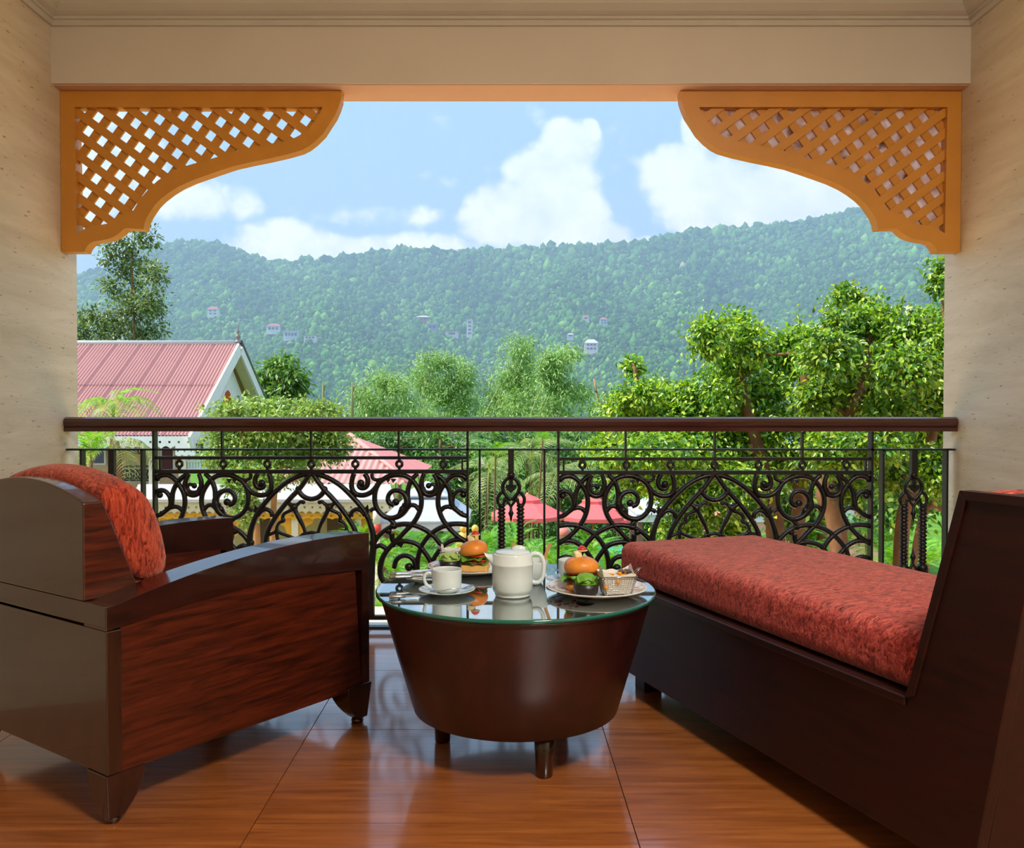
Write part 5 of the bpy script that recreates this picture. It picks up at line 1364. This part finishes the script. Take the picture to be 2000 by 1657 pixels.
def board(p, q, w, t, nm, mat, par=hs):
    p, q = rel(p), rel(q); d = (q - p).normalized(); nn = Vector((1, 0, 0)); s_ = d.cross(nn).normalized()
    vs = [p, q, q + s_ * w, p + s_ * w]; vs += [v + nn * t for v in vs]
    return MB().add(vs, [(0, 1, 2, 3), (7, 6, 5, 4), (0, 4, 5, 1), (1, 5, 6, 2), (2, 6, 7, 3), (3, 7, 4, 0)]).build(nm, mat, par)
board((XG, YEV - .1, ZEV - .42), (XG, YRD, ZRD - .40), -.46, .08, 'bargeboard', M_WHITE)
board((XG, YRD, ZRD - .40), (XG, 38.2, ZEV - .42), -.46, .08, 'bargeboard', M_WHITE)
board((XG + .02, YRD, ZRD + .04), (XG + .02, 38.25, ZEV + .02), -.10, .09, 'roof_edge', M_SMOKE)
MB().prism([(q[1], q[2]) for q in (rel((0, YEV + .5, ZEV - .6)), rel((0, 37.6, ZEV - .6)), rel((0, YRD, ZRD - .3)))], -.62, -.5, 'yz').build('gable_wall', M_WHITE, hs)
MB().add([rel((XG - .5, YRD, ZRD - .14)), rel((XG, YRD, ZRD - .14)), rel((XG, 38.1, ZEV - .14)), rel((XG - .5, 38.1, ZEV - .14))], [(0, 1, 2, 3)]).build('gable_soffit', M_CRM, hs)
ap = [(-.55, 0), (.55, 0), (.55, .9), (.42, 1.25), (.2, 1.5), (0, 1.58), (-.2, 1.5), (-.42, 1.25), (-.55, .9)]
w_ = MB().prism([(a, b) for a, b in ap], 0, .08, 'yz').build('arched_window', plain('red_glazing', srgb(190, 40, 26), .3), hs, loc=rel((XG - .5, 33, .15)))
MB().prism([(a * 1.25, b * 1.1) for a, b in ap], 0, .05, 'yz').build('window_surround', M_WHITE, w_, loc=(-.01, 0, -.02))
fz = ZRD + .03
MB().lathe([(0, 0), (.14, 0), (.10, .08), (.05, .12), (.09, .19), (.11, .25), (.06, .31), (.04, .36), (.075, .42), (.04, .5), (.02, .62), (0, .92)], 12).build('finial', plain('finial_grey', srgb(130, 122, 120), .5), hs, loc=rel((XG - .05, YRD, fz)))
# lace valance: scalloped strip with eyelets
def valance(x0, x1, y, z, h, step, name, mat, par, off):
    n = int((x1 - x0) / step); pv = []
    for k in range(n):
        a = x0 + (x1 - x0) * k / n; b = x0 + (x1 - x0) * (k + 1) / n
        pv += [(a + (b - a) * s2, z - h + h * .22 * abs(math.cos(math.pi * s2))) for s2 in (0, .25, .5, .75)]
    poly = [(x0, z)] + pv + [(x1, z - h * .78), (x1, z)]
    mb = MB()
    # quads column by column keep it clean
    cols = [(p[0], p[1]) for p in pv] + [(x1, z - h * .78)]
    vs = []; 
    for (x, zb) in cols: vs += [(x, y, z), (x, y, z - h * .38), (x, y, z - h * .55), (x, y, zb)]
    fs = []
    for i in range(len(cols) - 1):
        a = 4 * i; b = a + 4
        fs.append((a, b, b + 1, a + 1))
        if i % 4 != 1: fs.append((a + 1, b + 1, b + 2, a + 2))
        fs.append((a + 2, b + 2, b + 3, a + 3))
    vs = [tuple(Vector(v) - off) for v in vs]; k0 = len(vs); vs2 = vs + [(x, yy + .03, zz) for x, yy, zz in vs]
    fs2 = fs + [tuple(k0 + i for i in reversed(f)) for f in fs]
    return mb.add(vs2, fs2).build(name, mat, par)
valance(XG - 13.5, XG + .1, YEV - .05, ZEV - .02, .40, .30, 'lace_valance', M_WHITE, hs, L0)
valance(XG - .5, XG + .15, YEV - .06, ZEV - .30, .40, .2, 'lace_drop', M_WHITE, hs, L0)
# verandah: back wall, door, windows, column, balustrade, floor slab
zf = 1 - 165 * 28 / F
YW = 29.8
wall_r = rel((0, YW, 0))
MB().box(rel((XG - 13, YW, GZ)), rel((XG - .8, YW + .2, ZEV))).build('verandah_wall', M_TAN, hs)
MB().box(rel((XG - 13, YEV, zf - .3)), rel((XG + .1, YW, zf))).build('verandah_floor', M_CRM, hs)
def rect(px0, px1, py0, py1, Y, th, nm, mat, frame=None):
    a, b = at(px0, py1, Y), at(px1, py0, Y)
    o = MB().box(rel((a.x, Y - th, a.z)), rel((b.x, Y, b.z))).build(nm, mat, hs)
    if frame:
        f_ = .06; mb = MB()
        for (u0, w0, u1, w1) in ((a.x - f_, a.z - f_, b.x + f_, a.z), (a.x - f_, b.z, b.x + f_, b.z + f_), (a.x - f_, a.z, a.x, b.z), (b.x, a.z, b.x + f_, b.z)):
            mb.box(rel((u0, Y - th - .03, w0)), rel((u1, Y, w1)))
        mb.build('window_frame', frame, o)
rect(318, 339, 862, 918, YW, .05, 'door', M_DOOR, M_WHITE)
rect(340, 356, 858, 905, YW, .04, 'wall_panel', M_YEL)
rect(262, 270, 863, 884, YW, .05, 'window', M_SMOKE, M_DOOR)
rect(282, 292, 864, 874, YW, .05, 'window', M_SMOKE, M_DOOR)
rect(308, 313, 862, 870, YW, .05, 'window', M_SMOKE, M_DOOR)
rect(382, 394, 870, 882, YW, .05, 'window', M_HG, M_SMOKE)
rect(180, 205, 868, 905, YW, .05, 'window', M_SMOKE, M_WHITE)
for p_ in (358, 420, 300):
    a = at(p_, 900, 28.2)
    MB().box(rel((a.x - .12, 28.1, zf)), rel((a.x + .12, 28.35, ZEV - .2))).build('column', M_CRM, hs)
a, b = at(366, 918, 28.2), at(412, 903, 28.2)
mb = MB().box(rel((a.x, 28.15, b.z)), rel((b.x, 28.25, b.z + .06))).box(rel((a.x, 28.15, a.z)), rel((b.x, 28.25, a.z + .05)))
mb.build('verandah_rail', M_HG, hs)
for k in range(8):
    x = a.x + (b.x - a.x) * (k + .5) / 8; MB().box(rel((x - .03, 28.17, a.z)), rel((x + .03, 28.23, b.z))).build('spindle', M_HG, hs)
a, b = at(228, 940, 28.2), at(300, 913, 28.2)
mb = MB()
for k in range(7):
    x = a.x + (b.x - a.x) * (k + .5) / 7; r = .14
    mb.tube([(x - L0.x + r * math.cos(t * math.pi / 6), 28.2 - L0.y, (a.z + b.z) / 2 - L0.z + r * math.sin(t * math.pi / 6)) for t in range(13)], .03, 6, False)
mb.box(rel((a.x, 28.15, b.z)), rel((b.x, 28.25, b.z + .06))).box(rel((a.x, 28.15, a.z)), rel((b.x, 28.25, a.z + .05)))
mb.build('iron_rail', M_IRON, hs)
MB().box(rel((XG - 13, YEV + .3, GZ)), rel((XG, YEV + .5, zf - .3))).build('lower_wall', M_TAN, hs)

# --- pavilion with the red hip roof and pale canopy
pv_ = thing('pavilion', 'pavilion with a red hip roof and a pale verandah canopy, centre left', 'pavilion', (-4, 24, GZ)); L1 = Vector((-4, 24, GZ))
def r1(p): return Vector(p) - L1
Y0p, Y1p, Ym = 21.0, 27.7, 24.3
apx = at(680, 848, Ym); fc = at(800, 945, Y0p); zE = fc.z
XLp = apx.x - 1.5; bk_x = fc.x
n_ = 22
# left/front face corrugated, built strip by strip between eave and hip
vs = []; fs = []
xs = np.linspace(XLp, fc.x, n_ * 4 + 1)
for i, x in enumerate(xs):
    zc_ = .035 * math.cos(i * math.pi / 2)
    t = 1.0 if x <= apx.x else max(0.0, (fc.x - x) / (fc.x - apx.x))
    vs += [r1((x, Y0p, zE + zc_)), r1((x, Y0p + (Ym - Y0p) * t, zE + (apx.z - zE) * t + zc_))]
fs = [(2 * i, 2 * i + 2, 2 * i + 3, 2 * i + 1) for i in range(len(xs) - 1)]
MB().add(vs, fs, True).build('roof_front', M_RED, pv_)
MB().add([r1((fc.x, Y0p, zE)), r1((fc.x, Y1p, zE)), r1((apx.x, Ym, apx.z))], [(0, 1, 2)]).build('roof_hip_end', M_RED2, pv_)
MB().add([r1((fc.x, Y1p, zE)), r1((XLp, Y1p, zE)), r1((XLp, Ym, apx.z)), r1((apx.x, Ym, apx.z))], [(0, 1, 2, 3)]).build('roof_rear', M_RED2, pv_)
MB().tube([r1((apx.x, Ym, apx.z + .02)), r1((fc.x, Y0p, zE + .03))], .07, 6).build('hip_cap', M_RED, pv_)
c0 = at(270, 946, 20.9); c1b = at(762, 946, 20.9); e0 = at(255, 976, 18.2); e1 = at(770, 976, 18.2)
MB().add([r1(p) for p in (c0, c1b, e1, e0)] + [r1(p - Vector((0, 0, .06))) for p in (c0, c1b, e1, e0)], [(0, 1, 2, 3), (7, 6, 5, 4), (3, 2, 6, 7), (1, 2, 6, 5)]).build('canopy', M_CANOPY, pv_)
valance(e0.x, e1.x, 18.25, e0.z - .05, .26, .16, 'fretwork_fascia', M_FRET, pv_, L1)
valance(e0.x, e1.x, 18.35, e0.z - .30, .14, .2, 'fretwork_border', M_FRETY, pv_, L1)
MB().box(r1((e0.x, 19.9, GZ)), r1((e1.x - .2, 20.1, e0.z))).build('wall', M_TAN, pv_)
for p_ in (300, 450, 577, 700, 760):
    a = at(p_, 1000, 18.5)
    MB().box(r1((a.x - .07, 18.43, GZ)), r1((a.x + .07, 18.57, e0.z - .05))).build('post', M_CRM, pv_)
    for s_ in (-1, 1):
        poly = [(0, 0), (s_ * .34, 0), (s_ * .30, -.10), (s_ * .16, -.18), (s_ * .10, -.34), (0, -.42)]
        MB().prism(poly, 0, .04).build('fret_bracket', M_FRETY, pv_, loc=r1((a.x + s_ * .07, 18.48, e0.z - .43)))
for p0, p1 in ((640, 690), (500, 530), (400, 430)):
    a, b = at(p0, 1100, 19.9), at(p1, 1005, 19.9)
    MB().box(r1((a.x, 19.84, GZ)), r1((b.x, 19.9, b.z))).build('doorway', plain('dark_doorway' + str(p0), srgb(96, 66, 50), .6), pv_)
# --- gazebo with stepped grey shingle roof
def hip_rows(c, half, z0, z1, rows, mat, par, nm, hy=None, topf=.12):
    hy = hy or half
    for k in range(rows):
        f0 = 1 - (1 - topf) * k / rows; f1 = 1 - (1 - topf) * (k + 1) / rows
        za = z0 + (z1 - z0) * k / rows; zb = z0 + (z1 - z0) * (k + 1) / rows; lip = .035
        vs = [(c[0] + sx * half * f0, c[1] + sy * hy * f0, za + lip) for sx, sy in ((-1, -1), (1, -1), (1, 1), (-1, 1))] + [(c[0] + sx * half * f1, c[1] + sy * hy * f1, zb + lip) for sx, sy in ((-1, -1), (1, -1), (1, 1), (-1, 1))] + [(c[0] + sx * half * f0, c[1] + sy * hy * f0, za) for sx, sy in ((-1, -1), (1, -1), (1, 1), (-1, 1))]
        fs = [(0, 1, 5, 4), (1, 2, 6, 5), (2, 3, 7, 6), (3, 0, 4, 7), (8, 9, 1, 0), (9, 10, 2, 1), (10, 11, 3, 2), (11, 8, 0, 3)]
        if k == rows - 1: fs.append((4, 5, 6, 7))
        MB().add(vs, fs).build(nm, mat, par)
def gazebo(label, pl, pr, pe, pt, Y, hy, tiers):
    a, b = at(pl, pe, Y), at(pr, pe, Y); half = (b.x - a.x) / 2; cx_ = (a.x + b.x) / 2
    t = thing('gazebo', label, 'gazebo', (cx_, Y + hy, GZ)); ze = a.z - GZ; ztp = at(pl, pt, Y + hy).z - GZ
    if tiers == 2:
        zm = ze + (ztp - ze) * .62
        hip_rows((0, 0), half, ze, zm, 7, M_GREY, t, 'shingle_course', hy, .42)
        hip_rows((0, 0), half * .52, zm + .02, ztp, 4, M_GREY, t, 'shingle_course', hy * .52, .05)
    else:
        hip_rows((0, 0), half, ze, ztp, 8, M_GREY, t, 'shingle_course', hy, .04)
    fz_ = ze - .16
    MB().box((-half * .98, -hy * .98, fz_), (half * .98, hy * .98, ze)).build('fascia', M_HG, t)
    for sx in (-1, 1):
        for sy in (-1, 1): MB().box((sx * half * .85 - .06, sy * hy * .85 - .06, 0), (sx * half * .85 + .06, sy * hy * .85 + .06, fz_)).build('post', plain('gazebo_post', srgb(120, 84, 70), .7), t)
    return t
gazebo('gazebo with a two-tier grey shingle roof right of the pavilion', 738, 914, 1022, 944, 17.0, 1.0, 2)
gazebo('gazebo with a grey roof seen behind the right railing panel', 1244, 1342, 1008, 962, 22.0, .8, 1)
# --- parasols
M_PAR = plain('red_canvas', srgb(232, 104, 106), .85, .1, var=.05)
def parasol(label, pc, ptop, phalf, pe, Y):
    c = at(pc, pe, Y); t = thing('parasol', label, 'parasol', (c.x, Y, GZ), .0); ze = c.z - GZ; ztp = at(pc, ptop, Y).z - GZ; R = phalf * Y / F
    def cone(r0, z0, r1_, z1, nm):
        n = 8; vs = []
        for j in range(n):
            a = 2 * math.pi * (j + .5) / n; vs += [(r0 * math.cos(a), r0 * math.sin(a), z0), (r1_ * math.cos(a), r1_ * math.sin(a), z1), (r0 * math.cos(a), r0 * math.sin(a), z0 - .1)]
        fs = []
        for j in range(n):
            k = (j + 1) % n; fs += [(3 * j, 3 * k, 3 * k + 1, 3 * j + 1), (3 * j + 2, 3 * k + 2, 3 * k, 3 * j)]
        MB().add(vs, fs).build(nm, M_PAR, t)
    zc_ = ze + (ztp - ze) * .68
    cone(R, ze, R * .27, zc_, 'canopy'); cone(R * .36, zc_ + .03, .02, ztp, 'top_flap')
    MB().tube([(0, 0, 0), (0, 0, ztp + .03)], .03, 8).build('pole', M_STICK, t)
    MB().lathe([(0, 0), (.3, 0), (.3, .06), (.05, .1), (0, .1)], 16).build('base', M_SMOKE, t)
parasol('red parasol directly behind the middle baluster', 1030, 965, 76, 1005, 22.0)
parasol('red parasol behind the left end of the right railing panel', 1158, 967, 62, 1008, 24.5)
parasol('red parasol half hidden behind the right railing panel, nearest the gazebo', 1205, 990, 40, 1012, 31.0)
M_TEAL = plain('teal_paint', srgb(30, 150, 128), .6)
t = thing('garden_table', 'teal garden table seen above the far end of the red cushion', 'table', (at(1198, 1070, 19).x, 19, GZ))
zt_ = at(1198, 1072, 19).z - GZ
MB().box((-.32, -.3, zt_ - .12), (.32, .3, zt_)).build('tabletop', M_TEAL, t)
for sx in (-.26, .26):
    for sy in (-.24, .24): MB().box((sx - .03, sy - .03, 0), (sx + .03, sy + .03, zt_ - .12)).build('leg', M_TEAL, t)
# --- golden figures
M_GOLD = plain('gold_paint', srgb(232, 190, 84), .35, .5, metal=.3, var=.15, scale=8)
for px_, lab in ((905, 'small golden seated figure on the left of the pair, behind the back burger'), (928, 'small golden seated figure on the right of the pair, behind the back burger')):
    b = at(px_, 1066, 13.2); t = thing('golden_figure', lab, 'statue', (b.x, 13.2, b.z)); t.scale = (.74, .74, .74)
    MB().lathe([(0, -.02), (.15, -.02), (.17, .03), (.13, .08), (.12, .16), (.10, .24), (.06, .28), (0, .29)], 14).build('body', M_GOLD, t)
    MB().ball((0, -.02, .35), .075, 12, 8, (1, 1, 1.1)).build('head', M_GOLD, t)
    MB().box((-.17, -.15, (GZ - b.z) / .74), (.17, .15, -.02)).build('plinth', M_TAN, t)
c = at(1102, 1042, 17.5); t = thing('round_sign', 'round pink disc with a pale rim below the right parasol', 'sign', (c.x, 17.5, GZ))
MB().tube([(0, .03, 0), (0, .03, c.z - GZ)], .02, 6).build('post', M_SMOKE, t)
mb = MB().lathe([(0, -.02), (.12, -.02), (.12, .02), (0, .02)], 24); mb.build('disc', plain('pink_disc', srgb(224, 130, 120), .6), t, loc=(0, 0, c.z - GZ), rot=(math.pi / 2, 0, 0))
mb = MB(); mb.tube([(.125 * math.cos(k * math.pi / 12), 0, .125 * math.sin(k * math.pi / 12)) for k in range(25)], .015, 6, False); mb.build('rim', plain('pale_rim', srgb(206, 196, 210), .6), t, loc=(0, 0, c.z - GZ))
c = at(736, 1042, 17); t = thing('marker_post', 'short red and white marker post behind the armchair arm', 'post', (c.x, 17, GZ))
MB().lathe([(0, 0), (.07, 0), (.07, c.z - GZ - .02), (0, c.z - GZ - .02)], 14).build('lower_shaft', M_CRM, t)
MB().lathe([(0, 0), (.08, 0), (.08, .2), (0, .2)], 14).build('red_band', plain('red_band', srgb(214, 60, 44), .5), t, loc=(0, 0, c.z - GZ - .019))
MB().lathe([(0, 0), (.08, 0), (.075, .25), (.03, .3), (0, .3)], 14).build('white_cap', M_WHITE, t, loc=(0, 0, c.z - GZ + .182))
# --- pink building beyond the right trunks
t = thing('pink_building', 'pink rendered building glimpsed between the right-hand trunks', 'building', (at(1560, 950, 26).x, 28, GZ)); Lb = t.location.copy()
a, b = at(1420, 1075, 26), at(1720, 940, 26)
MB().box(Vector((a.x, 26, GZ)) - Lb, Vector((b.x, 30, b.z)) - Lb).build('wall', plain('pink_render', srgb(228, 160, 140), .8), t)
MB().box(Vector((a.x - .2, 25.8, b.z)) - Lb, Vector((b.x + .2, 30.2, b.z + .15)) - Lb).build('roof_slab', M_RED2, t)
for p_ in (1470, 1540, 1640):
    q = at(p_, 1020, 26); MB().box(Vector((q.x - .4, 25.95, q.z)) - Lb, Vector((q.x + .4, 26.02, q.z + .9)) - Lb).build('window', M_HG, t)
c = at(1727, 1020, 16); t = thing('garden_post', 'teal post beside the right plain bar of the railing', 'post', (c.x, 16, GZ))
MB().lathe([(0, 0), (.05, 0), (.05, c.z - GZ), (0, c.z - GZ + .03)], 12).build('shaft', M_TEAL, t)
MB().lathe([(0, 0), (.09, 0), (.09, .05), (0, .06)], 12).build('cap', M_TEAL, t, loc=(0, 0, c.z - GZ + .001))
